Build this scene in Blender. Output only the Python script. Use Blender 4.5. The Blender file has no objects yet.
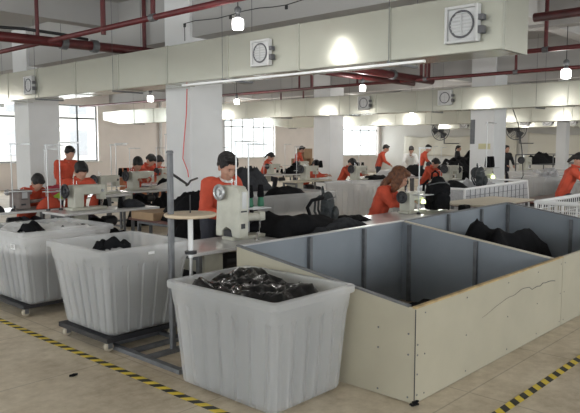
import bpy, bmesh, math, random
from mathutils import Vector, Matrix, noise, Euler
PI=math.pi
sc=bpy.context.scene
C=sc.collection
R=random.Random(7)

# ------------------------------------------------------------------ materials
MATS={}
def mat(name,col,rough=.6,metal=0.,var=.0,vscale=6.,bump=0.,bscale=40.,spec=.5,emit=None,es=0.,trans=0.,col2=None,coat=0.):
    m=bpy.data.materials.new(name);m.use_nodes=True
    nt=m.node_tree;b=nt.nodes['Principled BSDF']
    b.inputs['Base Color'].default_value=(*col,1);b.inputs['Roughness'].default_value=rough
    b.inputs['Metallic'].default_value=metal;b.inputs['Specular IOR Level'].default_value=spec
    b.inputs['Coat Weight'].default_value=coat
    tc=nt.nodes.new('ShaderNodeTexCoord')
    if var>0 or col2:
        n=nt.nodes.new('ShaderNodeTexNoise');n.inputs['Scale'].default_value=vscale;n.inputs['Detail'].default_value=5
        nt.links.new(tc.outputs['Object'],n.inputs['Vector'])
        r=nt.nodes.new('ShaderNodeValToRGB');r.color_ramp.elements[0].position=.35;r.color_ramp.elements[1].position=.65
        c2=col2 or tuple(max(0,c*(1-var)) for c in col)
        r.color_ramp.elements[0].color=(*c2,1);r.color_ramp.elements[1].color=(*col,1)
        nt.links.new(n.outputs['Fac'],r.inputs['Fac']);nt.links.new(r.outputs['Color'],b.inputs['Base Color'])
    if bump>0:
        n=nt.nodes.new('ShaderNodeTexNoise');n.inputs['Scale'].default_value=bscale;n.inputs['Detail'].default_value=3
        nt.links.new(tc.outputs['Object'],n.inputs['Vector'])
        bp=nt.nodes.new('ShaderNodeBump');bp.inputs['Strength'].default_value=bump;bp.inputs['Distance'].default_value=.02
        nt.links.new(n.outputs['Fac'],bp.inputs['Height']);nt.links.new(bp.outputs['Normal'],b.inputs['Normal'])
    if emit:
        b.inputs['Emission Color'].default_value=(*emit,1);b.inputs['Emission Strength'].default_value=es
    MATS[name]=m
    return m
M={}
M['wall']=mat('wall_paint',(.82,.76,.72),.85,var=.06,vscale=1.5,bump=.05)
M['wallw']=mat('back_wall_paint',(.7,.68,.64),.85,var=.06,vscale=1.2)
M['ceil']=mat('ceiling_paint',(.45,.44,.43),.9,var=.07,vscale=.9,bump=.05)
M['col']=mat('column_paint',(.8,.8,.8),.8,var=.06,vscale=1.7)
M['duct']=mat('duct_sheet',(.6,.6,.52),.2,metal=.45,var=.05,vscale=1.0,bump=.2,bscale=1.6,spec=.6)
M['seam']=mat('duct_flange',(.36,.36,.31),.4,metal=.4)
M['rail']=mat('bright_aluminium',(.75,.75,.74),.3,metal=.6)
M['red']=mat('red_pipe_paint',(.12,.018,.02),.45,var=.3,vscale=9)
M['cable']=mat('black_cable',(.02,.02,.022),.6)
M['redcable']=mat('red_cable',(.75,.16,.15),.6)
M['vent']=mat('vent_plastic',(.6,.6,.6),.5)
M['ventd']=mat('vent_dark',(.12,.12,.13),.6)
M['steel']=mat('grey_steel',(.17,.175,.185),.5,metal=.4,var=.25,vscale=14)
M['steell']=mat('light_steel',(.5,.5,.5),.35,metal=.6)
M['white']=mat('white_plastic',(.74,.74,.74),.45,var=.05)
M['lam']=mat('worktop_laminate',(.68,.67,.67),.2,var=.08,vscale=5)
M['tan']=mat('beige_board',(.6,.54,.43),.5,var=.08,vscale=5)
M['brown']=mat('red_brown_board',(.15,.06,.045),.35,var=.3)
M['pen']=mat('cream_board',(.40,.368,.282),.6,var=.09,vscale=2.5)
M['penin']=mat('blue_grey_board',(.225,.25,.28),.5,var=.14,vscale=2)
M['wood']=mat('raw_wood_edge',(.5,.36,.17),.7,var=.35,vscale=12)
M['ply']=mat('plywood_tray',(.62,.5,.36),.6,var=.15,vscale=8)
M['card']=mat('cardboard',(.36,.24,.14),.8,var=.15)
M['black']=mat('black_fabric',(.009,.009,.0105),.9,spec=.15,var=.3,vscale=20,bump=.4,bscale=60)
M['plast']=mat('black_film',(.006,.006,.007),.2,spec=.5,bump=.12,bscale=25)
M['greyf']=mat('dark_grey_fabric',(.04,.042,.048),.85,spec=.2,var=.3,vscale=14,bump=.4)
M['pack']=mat('backpack_cloth',(.035,.042,.045),.6,var=.5,vscale=25,bump=.5,bscale=50)
M['orange']=mat('orange_work_jacket',(.62,.085,.04),.75,var=.22,vscale=7,bump=.25,bscale=18)
M['skin']=mat('skin',(.5,.28,.2),.55,var=.08,vscale=10)
M['hair']=mat('black_hair',(.012,.01,.01),.5,bump=.7,bscale=80)
M['hairb']=mat('brown_hair',(.2,.075,.028),.45,col2=(.07,.025,.012),vscale=20,bump=.6,bscale=60)
M['trouser']=mat('dark_trousers',(.03,.032,.045),.8)
M['shirt']=mat('white_shirt',(.75,.75,.73),.8)
M['cream']=mat('cream_machine_enamel',(.57,.56,.48),.35,var=.14,vscale=9)
M['taupe']=mat('taupe_machine_cover',(.22,.18,.165),.6,var=.2,vscale=8)
M['dark']=mat('dark_iron',(.04,.04,.045),.4,metal=.3)
M['chrome']=mat('chrome',(.7,.7,.7),.18,metal=.95)
M['green']=mat('green_cone',(.03,.16,.09),.6)
M['lime']=mat('lime_cloth',(.4,.6,.06),.8,var=.15)
M['crim']=mat('crimson_cloth',(.55,.06,.1),.8,var=.25)
M['rubber']=mat('tan_castor_rubber',(.42,.37,.29),.5)
M['blk']=mat('black_tape',(.018,.018,.018),.45)
M['yel']=mat('yellow_tape',(.75,.56,.05),.45,var=.1,vscale=25)
M['gold']=mat('orange_brown_board',(.5,.2,.09),.6,var=.35,vscale=5)
M['tarp']=mat('cream_tarp',(.72,.69,.6),.8,bump=.6,bscale=3)
M['bulb']=mat('lit_led_bulb',(.9,.9,.9),.4,emit=(1,.98,.95),es=9)
M['lampg']=mat('lit_machine_lamp',(.8,.9,.4),.4,emit=(.85,1,.4),es=2.5)
M['lab']=mat('label_print',(.1,.1,.1),.6)
M['mesh']=mat('white_coated_wire',(.78,.78,.78),.5)
M['net']=mat('grey_net_cloth',(.52,.52,.54),.8,var=.2,vscale=30)
M['lips']=mat('lips',(.36,.13,.1),.5)
M['eye']=mat('eye_dark',(.02,.015,.012),.3)
M['fac']=mat('facade_paint',(.75,.72,.66),.9)
M['sign']=mat('yellow_sign',(.62,.58,.35),.6)

def floor_mat():
    m=bpy.data.materials.new('worn_concrete_floor');m.use_nodes=True
    nt=m.node_tree;N=nt.nodes;L=nt.links;b=N['Principled BSDF']
    tc=N.new('ShaderNodeTexCoord')
    def nz(s,d=6,r=.6):
        n=N.new('ShaderNodeTexNoise');n.inputs['Scale'].default_value=s;n.inputs['Detail'].default_value=d;n.inputs['Roughness'].default_value=r
        L.new(tc.outputs['Object'],n.inputs['Vector']);return n
    a=nz(.9);c=nz(7,8,.7)
    mx=N.new('ShaderNodeMix');mx.data_type='FLOAT';mx.inputs[0].default_value=.45
    L.new(a.outputs['Fac'],mx.inputs[2]);L.new(c.outputs['Fac'],mx.inputs[3])
    r=N.new('ShaderNodeValToRGB');e=r.color_ramp.elements
    e[0].position=.36;e[0].color=(.36,.29,.2,1);e[1].position=.62;e[1].color=(.66,.575,.45,1)
    x=e.new(.5);x.color=(.53,.45,.335,1)
    L.new(mx.outputs[0],r.inputs['Fac'])
    # slab joints
    sp=N.new('ShaderNodeSeparateXYZ');L.new(tc.outputs['Object'],sp.inputs[0])
    def joint(out,period,off):
        ad=N.new('ShaderNodeMath');ad.operation='ADD';ad.inputs[1].default_value=off;L.new(out,ad.inputs[0])
        md=N.new('ShaderNodeMath');md.operation='PINGPONG';md.inputs[1].default_value=period/2;L.new(ad.outputs[0],md.inputs[0])
        lt=N.new('ShaderNodeMath');lt.operation='LESS_THAN';lt.inputs[1].default_value=.006;L.new(md.outputs[0],lt.inputs[0]);return lt
    j1=joint(sp.outputs[0],1.2,.75);j2=joint(sp.outputs[1],1.2,.35)
    mm=N.new('ShaderNodeMath');mm.operation='MAXIMUM';L.new(j1.outputs[0],mm.inputs[0]);L.new(j2.outputs[0],mm.inputs[1])
    ml=N.new('ShaderNodeMath');ml.operation='MULTIPLY';ml.inputs[1].default_value=.4;L.new(mm.outputs[0],ml.inputs[0])
    m2=N.new('ShaderNodeMix');m2.data_type='RGBA';m2.inputs[7].default_value=(.16,.13,.1,1)
    L.new(ml.outputs[0],m2.inputs[0]);L.new(r.outputs['Color'],m2.inputs[6]);L.new(m2.outputs[2],b.inputs['Base Color'])
    b.inputs['Roughness'].default_value=.55
    bp=N.new('ShaderNodeBump');bp.inputs['Strength'].default_value=.1;L.new(c.outputs['Fac'],bp.inputs['Height']);L.new(bp.outputs['Normal'],b.inputs['Normal'])
    return m
M['floor']=floor_mat()
def bin_mat():
    m=bpy.data.materials.new('translucent_white_polyethylene');m.use_nodes=True
    nt=m.node_tree;N=nt.nodes;L=nt.links;b=N['Principled BSDF'];out=N['Material Output']
    b.inputs['Base Color'].default_value=(.8,.805,.81,1);b.inputs['Roughness'].default_value=.35
    tr=N.new('ShaderNodeBsdfTranslucent');tr.inputs[0].default_value=(.8,.8,.8,1)
    tp=N.new('ShaderNodeBsdfTransparent')
    m1=N.new('ShaderNodeMixShader');m1.inputs[0].default_value=.32
    L.new(b.outputs[0],m1.inputs[1]);L.new(tr.outputs[0],m1.inputs[2])
    m2=N.new('ShaderNodeMixShader');m2.inputs[0].default_value=.66
    L.new(m1.outputs[0],m2.inputs[1]);L.new(tp.outputs[0],m2.inputs[2]);L.new(m2.outputs[0],out.inputs[0])
    return m
M['bin']=bin_mat()
def glass_mat():
    m=bpy.data.materials.new('window_glass');m.use_nodes=True
    nt=m.node_tree;N=nt.nodes;L=nt.links
    tp=N.new('ShaderNodeBsdfTransparent');tp.inputs[0].default_value=(.95,.97,.97,1)
    g=N.new('ShaderNodeBsdfGlossy');g.inputs['Roughness'].default_value=.02
    mx=N.new('ShaderNodeMixShader');mx.inputs[0].default_value=.06
    L.new(tp.outputs[0],mx.inputs[1]);L.new(g.outputs[0],mx.inputs[2]);L.new(mx.outputs[0],N['Material Output'].inputs[0])
    return m
M['glass']=glass_mat()

# ------------------------------------------------------------------ mesh builder
class MB:
    def __init__(s): s.b=bmesh.new();s.mi=0
    def _face(s,vs):
        try:
            f=s.b.faces.new(vs);f.material_index=s.mi;return f
        except ValueError: return None
    def box(s,x0,x1,y0,y1,z0,z1,mx=None):
        p=[(x,y,z) for x in(x0,x1) for y in(y0,y1) for z in(z0,z1)]
        v=[s.b.verts.new(mx@Vector(q) if mx else q) for q in p]
        for f in((0,1,3,2),(4,6,7,5),(0,4,5,1),(2,3,7,6),(0,2,6,4),(1,5,7,3)): s._face([v[i] for i in f])
        return s
    def poly(s,pts,z0,z1):
        a=[s.b.verts.new((x,y,z0)) for x,y in pts];b=[s.b.verts.new((x,y,z1)) for x,y in pts]
        n=len(pts);s._face(a[::-1]);s._face(b)
        for i in range(n): s._face([a[i],a[(i+1)%n],b[(i+1)%n],b[i]])
        return s
    def prism(s,pts,axis,a0,a1):   # pts 2-D profile extruded along axis 0/1
        def P(p,a): return (a,p[0],p[1]) if axis==0 else (p[0],a,p[1])
        a=[s.b.verts.new(P(p,a0)) for p in pts];b=[s.b.verts.new(P(p,a1)) for p in pts]
        n=len(pts);s._face(a[::-1]);s._face(b)
        for i in range(n): s._face([a[i],a[(i+1)%n],b[(i+1)%n],b[i]])
        return s
    def tube(s,pts,r,n=10,cap=True):
        pts=[Vector(p) for p in pts];rs=r if isinstance(r,(list,tuple)) else [r]*len(pts)
        rings=[];up=None
        for i,p in enumerate(pts):
            d=(pts[min(i+1,len(pts)-1)]-pts[max(i-1,0)]).normalized()
            if up is None: up=Vector((0,0,1)) if abs(d.z)<.9 else Vector((1,0,0))
            a=d.cross(up)
            if a.length<1e-4: a=d.cross(Vector((0,1,0)))
            a.normalize();b=a.cross(d).normalized();up=b
            rings.append([s.b.verts.new(p+(a*math.cos(2*PI*k/n)+b*math.sin(2*PI*k/n))*rs[i]) for k in range(n)])
        for i in range(len(rings)-1):
            for k in range(n):
                s._face([rings[i][k],rings[i][(k+1)%n],rings[i+1][(k+1)%n],rings[i+1][k]])
        if cap: s._face(rings[0][::-1]);s._face(rings[-1])
        return s
    def lathe(s,prof,c=(0,0,0),n=20,axis='z',cap=True):
        rings=[]
        for r,h in prof:
            ring=[]
            for k in range(n):
                t=2*PI*k/n;x,y=r*math.cos(t),r*math.sin(t)
                q={'z':(x,y,h),'x':(h,x,y),'y':(x,h,y)}[axis]
                ring.append(s.b.verts.new((c[0]+q[0],c[1]+q[1],c[2]+q[2])))
            rings.append(ring)
        for i in range(len(rings)-1):
            for k in range(n): s._face([rings[i][k],rings[i][(k+1)%n],rings[i+1][(k+1)%n],rings[i+1][k]])
        if cap: s._face(rings[0][::-1]);s._face(rings[-1])
        return s
    def torus(s,c,Rr,r,axis='z',n=20,k=6):
        pts=[]
        for i in range(n+1):
            t=2*PI*i/n;x,y=Rr*math.cos(t),Rr*math.sin(t)
            q={'z':(x,y,0),'x':(0,x,y),'y':(x,0,y)}[axis]
            pts.append((c[0]+q[0],c[1]+q[1],c[2]+q[2]))
        return s.tube(pts,r,k,cap=False)
    def ball(s,c,r,sx=1,sy=1,sz=1,sub=2,mx=None):
        m=Matrix.Translation(c)@(mx or Matrix())@Matrix.Diagonal((r*sx,r*sy,r*sz,1))
        g=bmesh.ops.create_icosphere(s.b,subdivisions=sub,radius=1,matrix=m)
        for v in g['verts']:
            for f in v.link_faces: f.material_index=s.mi
        return s
    def build(s,name,m=None,parent=None,smooth=False,bevel=0):
        bmesh.ops.recalc_face_normals(s.b,faces=s.b.faces)
        me=bpy.data.meshes.new(name);s.b.to_mesh(me);s.b.free()
        for q in (m if isinstance(m,(list,tuple)) else [m]):
            if q: me.materials.append(q)
        if smooth:
            for p in me.polygons: p.use_smooth=True
        o=bpy.data.objects.new(name,me);C.objects.link(o)
        if parent: o.parent=parent
        if bevel:
            bv=o.modifiers.new('bevel','BEVEL');bv.width=bevel;bv.segments=2;bv.limit_method='ANGLE'
        if smooth: 
            pass
        return o
def smooth_by_angle(o,ang=40):
    me=o.data
    for p in me.polygons:p.use_smooth=True
    b=bmesh.new();b.from_mesh(me)
    for e in b.edges:
        if len(e.link_faces)==2 and e.calc_face_angle(0)>math.radians(ang): e.smooth=False
    b.to_mesh(me);b.free();return o
def tag(o,label=None,cat=None,group=None,kind=None):
    if label:o['label']=label
    if cat:o['category']=cat
    if group:o['group']=group
    if kind:o['kind']=kind
    return o
def thing(name,label,cat,loc=(0,0,0),rz=0,group=None,scale=1):
    o=bpy.data.objects.new(name,None);C.objects.link(o);o.empty_display_size=.1
    o.location=loc;o.rotation_euler=(0,0,rz);o.scale=(scale,)*3
    return tag(o,label,cat,group)
def struct(o): o['kind']='structure';return o
def dup(root,loc=None,rz=None,label=None,group=None,scale=None):
    def cp(o,par):
        c=o.copy();C.objects.link(c);c.parent=par
        for ch in list(o.children): cp(ch,c)
        return c
    kids=list(root.children)
    r=root.copy();C.objects.link(r)
    for ch in kids: cp(ch,r)
    if loc is not None:r.location=loc
    if rz is not None:r.rotation_euler=(0,0,rz)
    if label:r['label']=label
    if group:r['group']=group
    if scale:r.scale=(scale,)*3
    return r
def used(proto,flag,**k):
    """first call moves the source itself, later calls copy it"""
    if not flag.get(proto.name):
        flag[proto.name]=1
        if k.get('loc') is not None: proto.location=k['loc']
        if k.get('rz') is not None: proto.rotation_euler=(0,0,k['rz'])
        if k.get('label'): proto['label']=k['label']
        if k.get('group'): proto['group']=k['group']
        if k.get('scale'): proto.scale=(k['scale'],)*3
        return proto
    return dup(proto,**k)
FL={}

# ------------------------------------------------------------------ setting
CEIL=4.25
MB().box(-5,36.3,-7,25.3,-.1,0).build('floor',M['floor']).update_tag()
struct(bpy.data.objects['floor'])
struct(MB().box(-5,36.3,-7,25.3,CEIL,CEIL+.12).build('ceiling',M['ceil']))
def wall_openings(name,axis,c0,c1,a0,a1,ops,m,zt=CEIL):
    """wall in plane axis (0: X const, 1: Y const) thickness c0..c1 from a0..a1, ops: (s,e,z0,z1)"""
    w=MB()
    def bx(s,e,z0,z1):
        if e-s<1e-4 or z1-z0<1e-4:return
        if axis==1:w.box(s,e,c0,c1,z0,z1)
        else:w.box(c0,c1,s,e,z0,z1)
    p=a0
    for s,e,z0,z1 in ops:
        bx(p,s,0,zt);bx(s,e,0,z0);bx(s,e,z1,zt);p=e
    bx(p,a1,0,zt)
    return struct(w.build(name,m))
WL=[(8.3,11.6,1.05,3.4),(12.3,15.0,1.05,3.4),(22.0,25.9,1.08,3.25),(31.2,35.7,1.1,3.25)]
wall_openings('wall_left',1,25,25.3,-5,36.3,WL,M['wall'])
struct(MB().box(36,36.3,-7,25,0,CEIL).build('wall_back',M['wallw']))
WR=[(x,x+4.2,.9,3.4) for x in (-4,1.2,6.4,11.6,16.8,22,27.2)]  # unseen windows, added to let in soft fill light from the right
wall_openings('wall_right',1,-7.3,-7,-5,36.3,WR,M['wall'])
WF=[(y,y+4.2,.9,3.4) for y in (-6,-.8,4.4,9.6,14.8,19.8)]  # unseen windows, added for soft light from behind the camera
wall_openings('wall_front',0,-5.3,-5,-7.3,25.3,WF,M['wall'])
WN=[0]
def window(axis,c,s,e,z0,z1,muls,tz):
    WN[0]+=1
    root=bpy.data.objects.new('window_%d'%WN[0],None);C.objects.link(root);struct(root)
    fr=MB();t=.05
    def bx(mb,s,e,z0,z1,d=.05):
        if axis==1: mb.box(s,e,c,c+d,z0,z1)
        else: mb.box(c-d,c,s,e,z0,z1)
    bx(fr,s,e,z0,z0+t);bx(fr,s,e,z1-t,z1);bx(fr,s,s+t,z0+t,z1-t);bx(fr,e-t,e,z0+t,z1-t)
    for k in range(1,muls): 
        x=s+(e-s)*k/muls;bx(fr,x-.035,x+.035,z0+t,z1-t,.06)
    bx(fr,s+t,e-t,tz-.03,tz+.03,.055)
    fr.build('window_frame',M['steel'] if axis==1 and c>20 and s<14 else M['white'],root)
    g=MB();bx(g,s+t,e-t,z0+t,z1-t,.008);g.build('window_pane',M['glass'],root)
for (s,e,a,b),mu in zip(WL,(4,3,5,5)): window(1,25.12,s,e,a,b,mu,b-.55)
for s,e,a,b in WR[1:]: window(1,-7.2,s,e,a,b,4,b-.55)
for s,e,a,b in WF: window(0,-5.1,s,e,a,b,4,b-.55)
# window sills
for i,(s,e,a,b) in enumerate(WL): struct(MB().box(s-.1,e+.1,24.9,25.0,a-.05,a).build('trim_%d'%(i+1),M['wallw']))
# beams
nb=5
for x0,x1,zb in ((6.68,7.24,3.42),(11.4,11.7,3.75),(15.56,16.12,3.5),(20.3,20.6,3.75),(24.76,25.24,3.5),(29.5,29.8,3.75)):
    struct(MB().box(x0,x1,-7,25,zb,CEIL).build('trim_%d'%nb,M['ceil']));nb+=1
for y0,y1 in ((-1.2,-.9),(4.5,4.8),(10.35,10.65),(16.2,16.5),(21,21.3)):
    struct(MB().box(-5,36,y0,y1,3.8,CEIL-.002).build('trim_%d'%nb,M['ceil']));nb+=1
# columns
for x0,y0,w,d in ((6.62,8.27,.68,.65),(6.62,13.85,.72,.68),(15.5,7.35,.68,.65),(15.5,12.65,.68,.65),(24.7,2.6,.6,.6),(24.7,8.9,.38,.36),(15.5,18.2,.68,.65),(15.5,2.0,.6,.6),(6.62,19.4,.7,.65)):
    struct(MB().box(x0,x0+w,y0,y0+d,0,CEIL).build('trim_%d'%nb,M['col'],bevel=.012));nb+=1
# wall pipe and door on the far walls
tag(MB().tube([(18.15,24.88,0),(18.15,24.88,CEIL)],.07,12).build('drain_pipe',M['white'],smooth=True),'white vertical drain pipe on the pink wall between the windows','pipe')

# ------------------------------------------------------------------ ducts
def duct(x0,x1,y0,y1,z0,z1,seams,label,taper=0,fw=.007):
    root=thing('air_duct',label,'air duct',(x0,y0,z0),0,'galvanised ceiling ducts')
    L=y1-y0;w=x1-x0;h=z1-z0
    b=MB();b.box(0,w,0,L-taper,0,h)
    if taper: 
        b.prism([(L-taper,0),(L-taper,h),(L,h*.95),(L,h*.35)],0,0,w)
    b.build('duct_body',M['duct'],root,bevel=.01)
    fm=MB().box(-fw,w+fw,-.012,.012,-fw,h+fw).build('flange',M['seam'],root)
    ff=[s-y0 for s in seams if 0<=s-y0<=L-taper]
    fm.location=(0,ff[0],0)
    for s in ff[1:]:
        c=fm.copy();C.objects.link(c);c.location=(0,s,0)
    # hanger rods
    hr=MB();k=1.3
    for x in(-.03,w+.03): hr.tube([(x,0,-.02),(x,0,CEIL-z0)],.004,5)
    hr.box(-.04,w+.04,-.015,.015,-.035,-.01)
    hr=hr.build('hanger',M['steel'],root);hr.location=(0,k,0)
    while k+2.7<L:
        k+=2.7;c=hr.copy();C.objects.link(c);c.location=(0,k,0)
    return root
duct(6.0,6.5,2.76,22,2.62,3.18,[2.77,4.07,5.39,6.68,8.03,9.34,10.7,12.1,13.4,14.8,16.2,17.6,19,20.4,21.8],'nearest cream sheet metal duct running overhead across the whole photo')
duct(15.0,15.45,-6,24.6,2.6,3.15,[.5*0+1.3*k-5 for k in range(23)],'second duct back, crossing behind the red pipes with two square vents',1.2)
duct(24.1,24.6,-6,23.6,2.6,3.15,[1.5*k-5 for k in range(20)],'third duct back, passing just under the second duct above the fans',1.2)
duct(33,33.5,-6,19,2.65,3.1,[1.5*k-5 for k in range(17)],'farthest duct close to the back wall, with a row of small square vents')
def vent_proto(s,detail):
    r=thing('air_vent','x','air vent')
    fr=MB()
    fr.box(-.075,0,-s/2,-s/2+.03,-s/2,s/2);fr.box(-.075,0,s/2-.03,s/2,-s/2,s/2)
    fr.box(-.075,0,-s/2+.03,s/2-.03,-s/2,-s/2+.03);fr.box(-.075,0,-s/2+.03,s/2-.03,s/2-.03,s/2)
    fr.box(-.05,-.0,-s/2+.03,s/2-.03,-s/2+.03,s/2-.03)
    fr.build('vent_housing',M['vent'],r,bevel=.008)
    MB().torus((-.058,0,0),s*.35,s*.03,'x',24,6).build('vent_ring',M['ventd'],r)
    b=MB()
    for k in range(-3,4):
        hh=math.sqrt(max(0,(s*.34)**2-(k*s*.095)**2));b.box(-.064,-.052,-hh,hh,k*s*.095-.006,k*s*.095+.006)
    b.tube([(-.062,0,-s*.3),(-.064,0,s*.3)],.007,6)
    b.build('vent_blade',M['steell'],r)
    MB().box(-.07,-.0,-s/2-.05,-s/2-.002,s*.05,s*.2).build('vent_latch',M['ventd'],r);MB().box(-.07,0,-s/2-.05,-s/2-.002,-s*.3,-s*.1).build('vent_latch',M['ventd'],r)
    return r
vp=vent_proto(.36,1)
for (x,y,z,l,s) in ((6,3.18,2.89,'largest square louvred vent box, at the right end of the near duct',1.0),
  (6,5.99,2.88,'square vent box on the near duct right of the large hanging bulb',.92),
  (6,12.36,2.87,'square vent box on the far left stretch of the near duct',.95),
  (15,10.97,2.9,'small vent box on the second duct, left one of its pair',1.05),
  (15,8.43,2.92,'small vent box on the second duct, left of the middle column',1.05),
  (33,13.99,2.98,'tiny vent on the farthest duct, just right of the middle column',1.3),
  (33,12.81,2.95,'tiny vent on the farthest duct, middle of its three right of the column',1.3),
  (33,11.63,2.93,'tiny vent on the farthest duct nearest the right edge',1.3),
  (33,17.4,2.9,'tiny vent on the farthest duct left of the middle column',1.3)):
    used(vp,FL,loc=(x-.02,y,z),label=l,group='square duct vents',scale=s)
# rail and cable along the near duct
tag(MB().box(5.93,5.97,3.6,7.6,2.56,2.585).build('cable_rail',M['rail']),'thin bright aluminium rail under the near duct','rail')
# thin wire on the ceiling side
pts=[(5.9+.02*math.sin(t),4.0+t*.25,3.42-.02*math.sin(t*1.3)) for t in range(0,15)]
w=thing('ceiling_wire','thin black wire strung above the near duct beside the large bulb','wire')
MB().tube(pts+[(5.92,7.5,3.19)],.006,6).build('wire',M['cable'],w)
cl=MB()
for p in pts[2::4]: cl.box(p[0]-.012,p[0]+.012,p[1]-.015,p[1]+.015,p[2]-.05,p[2])
cl.build('wire_clip',M['cable'],w)

# ------------------------------------------------------------------ pipes
def pipe(name,label,pts,r,risers=(),ctop=CEIL,joints=()):
    root=thing(name,label,'pipe',(0,0,0),0,'red sprinkler pipes')
    MB().tube(pts,r,12).build('pipe_run',M['red'],root,smooth=True)
    for p,rr in risers:
        MB().tube([p,(p[0],p[1],ctop if len(p)<4 else p[3])][:2] if len(p)<4 else [(p[0],p[1],p[2]),(p[0],p[1],p[3])],rr,8).build('riser',M['red'],root)
    for p in joints:
        ax=0 if abs(pts[1][0]-pts[0][0])>abs(pts[1][1]-pts[0][1]) else 1
        d=Vector((.05,0,0)) if ax==0 else Vector((0,.05,0))
        MB().tube([Vector(p)-d,Vector(p)+d],r*1.35,12).build('coupling',M['steel'],root)
    return root
pipe('sprinkler_pipe','thick dark red main pipe at upper left, black cable on top',[(-4,10.6,3.3),(2.0,9.95,3.3),(4.15,9.72,3.3),(7.2,9.4,3.3)],.075,[((6.6,9.46,3.3),.035),((7.05,9.42,3.3),.03),((4.8,9.65,3.3),.03)],joints=[(5.7,9.555,3.3),(5.2,9.61,3.3)])
pipe('sprinkler_pipe','thin red pipe crossing the thick main at upper left',[(4.95,3.8,3.3),(4.95,24,3.3)],.037,[((4.95,8.05,3.22,4.25),.036),((4.95,6.9,3.3),.032)],joints=[(4.95,6.9,3.3)])
pipe('sprinkler_pipe','upper of two long red pipes beyond the near duct',[(11,-6,3.3),(11,24,3.3)],.04,[((11,9.5,2.98,3.3),.035),((11,6.4,3.3),.03),((11,4.35,3.3),.035),((11,12,3.3),.03)],joints=[(11,6.4,3.3),(11,4.35,3.3),(11,9.5,3.3)])
pipe('sprinkler_pipe','lower of two long red pipes beyond the near duct',[(13.6,-6,3.27),(13.6,24,3.27)],.038,[((13.6,8.2,3.27),.03),((13.6,10.2,3.27),.03),((13.6,12.2,3.27),.03),((13.6,6,3.27),.03)],joints=[(13.6,8.2,3.27),(13.6,6,3.27)])
pipe('sprinkler_pipe','thick red main pipe in the middle ending before the column',[(9.5,8.55,3.36),(14.4,8.5,3.3)],.085,[((11.9,8.55,3.3),.03),((13.9,8.5,3.3),.04),((14.25,8.5,3.3),.04)],joints=[(12.7,8.52,3.33)])
pipe('sprinkler_pipe','short thick red main slanting beside the middle main pipe',[(9.8,9.2,3.3),(14.2,8.9,3.25)],.06,[((12.4,9.05,3.28),.03)])
pipe('sprinkler_pipe','red pipe at top right behind the end of the near duct',[(8.2,-6,3.3),(8.2,3.4,3.3)],.055,[((8.25,2.2,2.95,3.4),.035)])
pipe('sprinkler_pipe','distant red pipe with drop sprinklers near the left windows',[(17.5,8,3.2),(17.5,24.6,3.2)],.04,[((17.5,k,2.75,3.2),.035) for k in (17.5,19.3,21.2,22.8)]+[((17.5,k,3.2),.03) for k in (15.5,16.6)])
tag(MB().tube([(-4,10.6,3.40),(2.0,9.95,3.40),(4.0,9.74,3.42),(4.6,9.68,3.45),(5.2,9.61,3.43),(5.6,9.57,3.395)],.024,8).build('power_cable',M['cable'],smooth=True),'thick black cable lying along the upper left red main pipe','cable')
tag(MB().tube([(6.54,8.25,2.6),(6.56,8.3,2.2),(6.57,8.38,1.8),(6.57,8.42,1.5),(6.57,8.3,1.3),(6.57,8.28,1.2)],.009,6).build('power_cable',M['redcable'],smooth=True),'thin red cable hanging down the near white column','cable')
tag(MB().tube([(3.22,4.27,1.475),(3.5,4.5,1.40),(3.75,4.75,1.35),(3.9,4.95,1.325),(4.0,5.05,1.325),(4.15,5.2,1.35),(4.4,5.4,1.36)],.011,8).build('power_cable',M['cable'],smooth=True),'black cable sagging from the grey stand pole toward the standing man','cable')
tag(MB().tube([(15.2,6.75,2.58),(15.2,6.6,2.2),(15.1,6.45,1.6),(15.1,6.4,1.0),(15.05,6.45,.85)],.012,6).build('power_cable',M['cable'],smooth=True),'thin dark cable dropping from the second duct right of the middle column','cable')

# ------------------------------------------------------------------ bulbs
bp=thing('hanging_bulb','x','lamp')
MB().lathe([(.01,0),(.052,.004),(.06,.02),(.062,.06),(.06,.1),(.05,.115),(.03,.12)],n=20).build('bulb_glass',M['bulb'],bp,smooth=True)
MB().lathe([(.03,.121),(.032,.14),(.022,.15),(.022,.175),(.035,.18),(.038,.22),(.02,.24),(.008,.245)],n=16).build('lamp_socket',M['steel'],bp,smooth=True)
cord=MB().tube([(0,0,.24),(0,0,1.2)],.005,6).build('lamp_cord',M['cable'],bp)
def lamp(x,y,z,l,e,s=1.0):
    o=used(bp,FL,loc=(x,y,z),label=l,group='hanging bulbs',scale=s)
    for ch in o.children:
        if ch.name.startswith('lamp_cord'): ch.scale=(1,1,(CEIL-z-.24*s)/s/.96); ch.location.z=.24-.24*ch.scale[2]
    d=bpy.data.lights.new('bulb_or_fill_light','POINT');d.energy=e;d.shadow_soft_size=.07;d.color=(1,.97,.92)
    lo=bpy.data.objects.new('bulb_or_fill_light',d);C.objects.link(lo);lo.location=(x,y,z-.1)
BE=22
lamp(5.05,5.45,2.99,'large lit white bulb hanging in front of the near duct',BE*.45,1.05)
lamp(10.2,14.4,2.86,'lit bulb glowing left of the near column under the duct',BE*1.3,1.3)
lamp(12.9,14.0,2.9,'small lit bulb just right of the near column',BE*1.3,1.2)
lamp(12.0,8.85,2.93,'lit bulb hanging below the red pipes at picture centre',BE*1.3,1.15)
lamp(11.6,4.22,2.86,'lit bulb at the right edge below the red pipes',BE*1.3,1.35)
lamp(20,12.6,2.85,'small lit bulb reflected low on the second duct',BE*1.5,1.3)
lamp(21,6.6,2.9,'distant lit bulb at far right hidden partly by the second duct',BE*1.5,1.2)
lamp(20,19.5,2.9,'distant lit bulb near the windows',BE*1.5,1.2)
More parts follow.
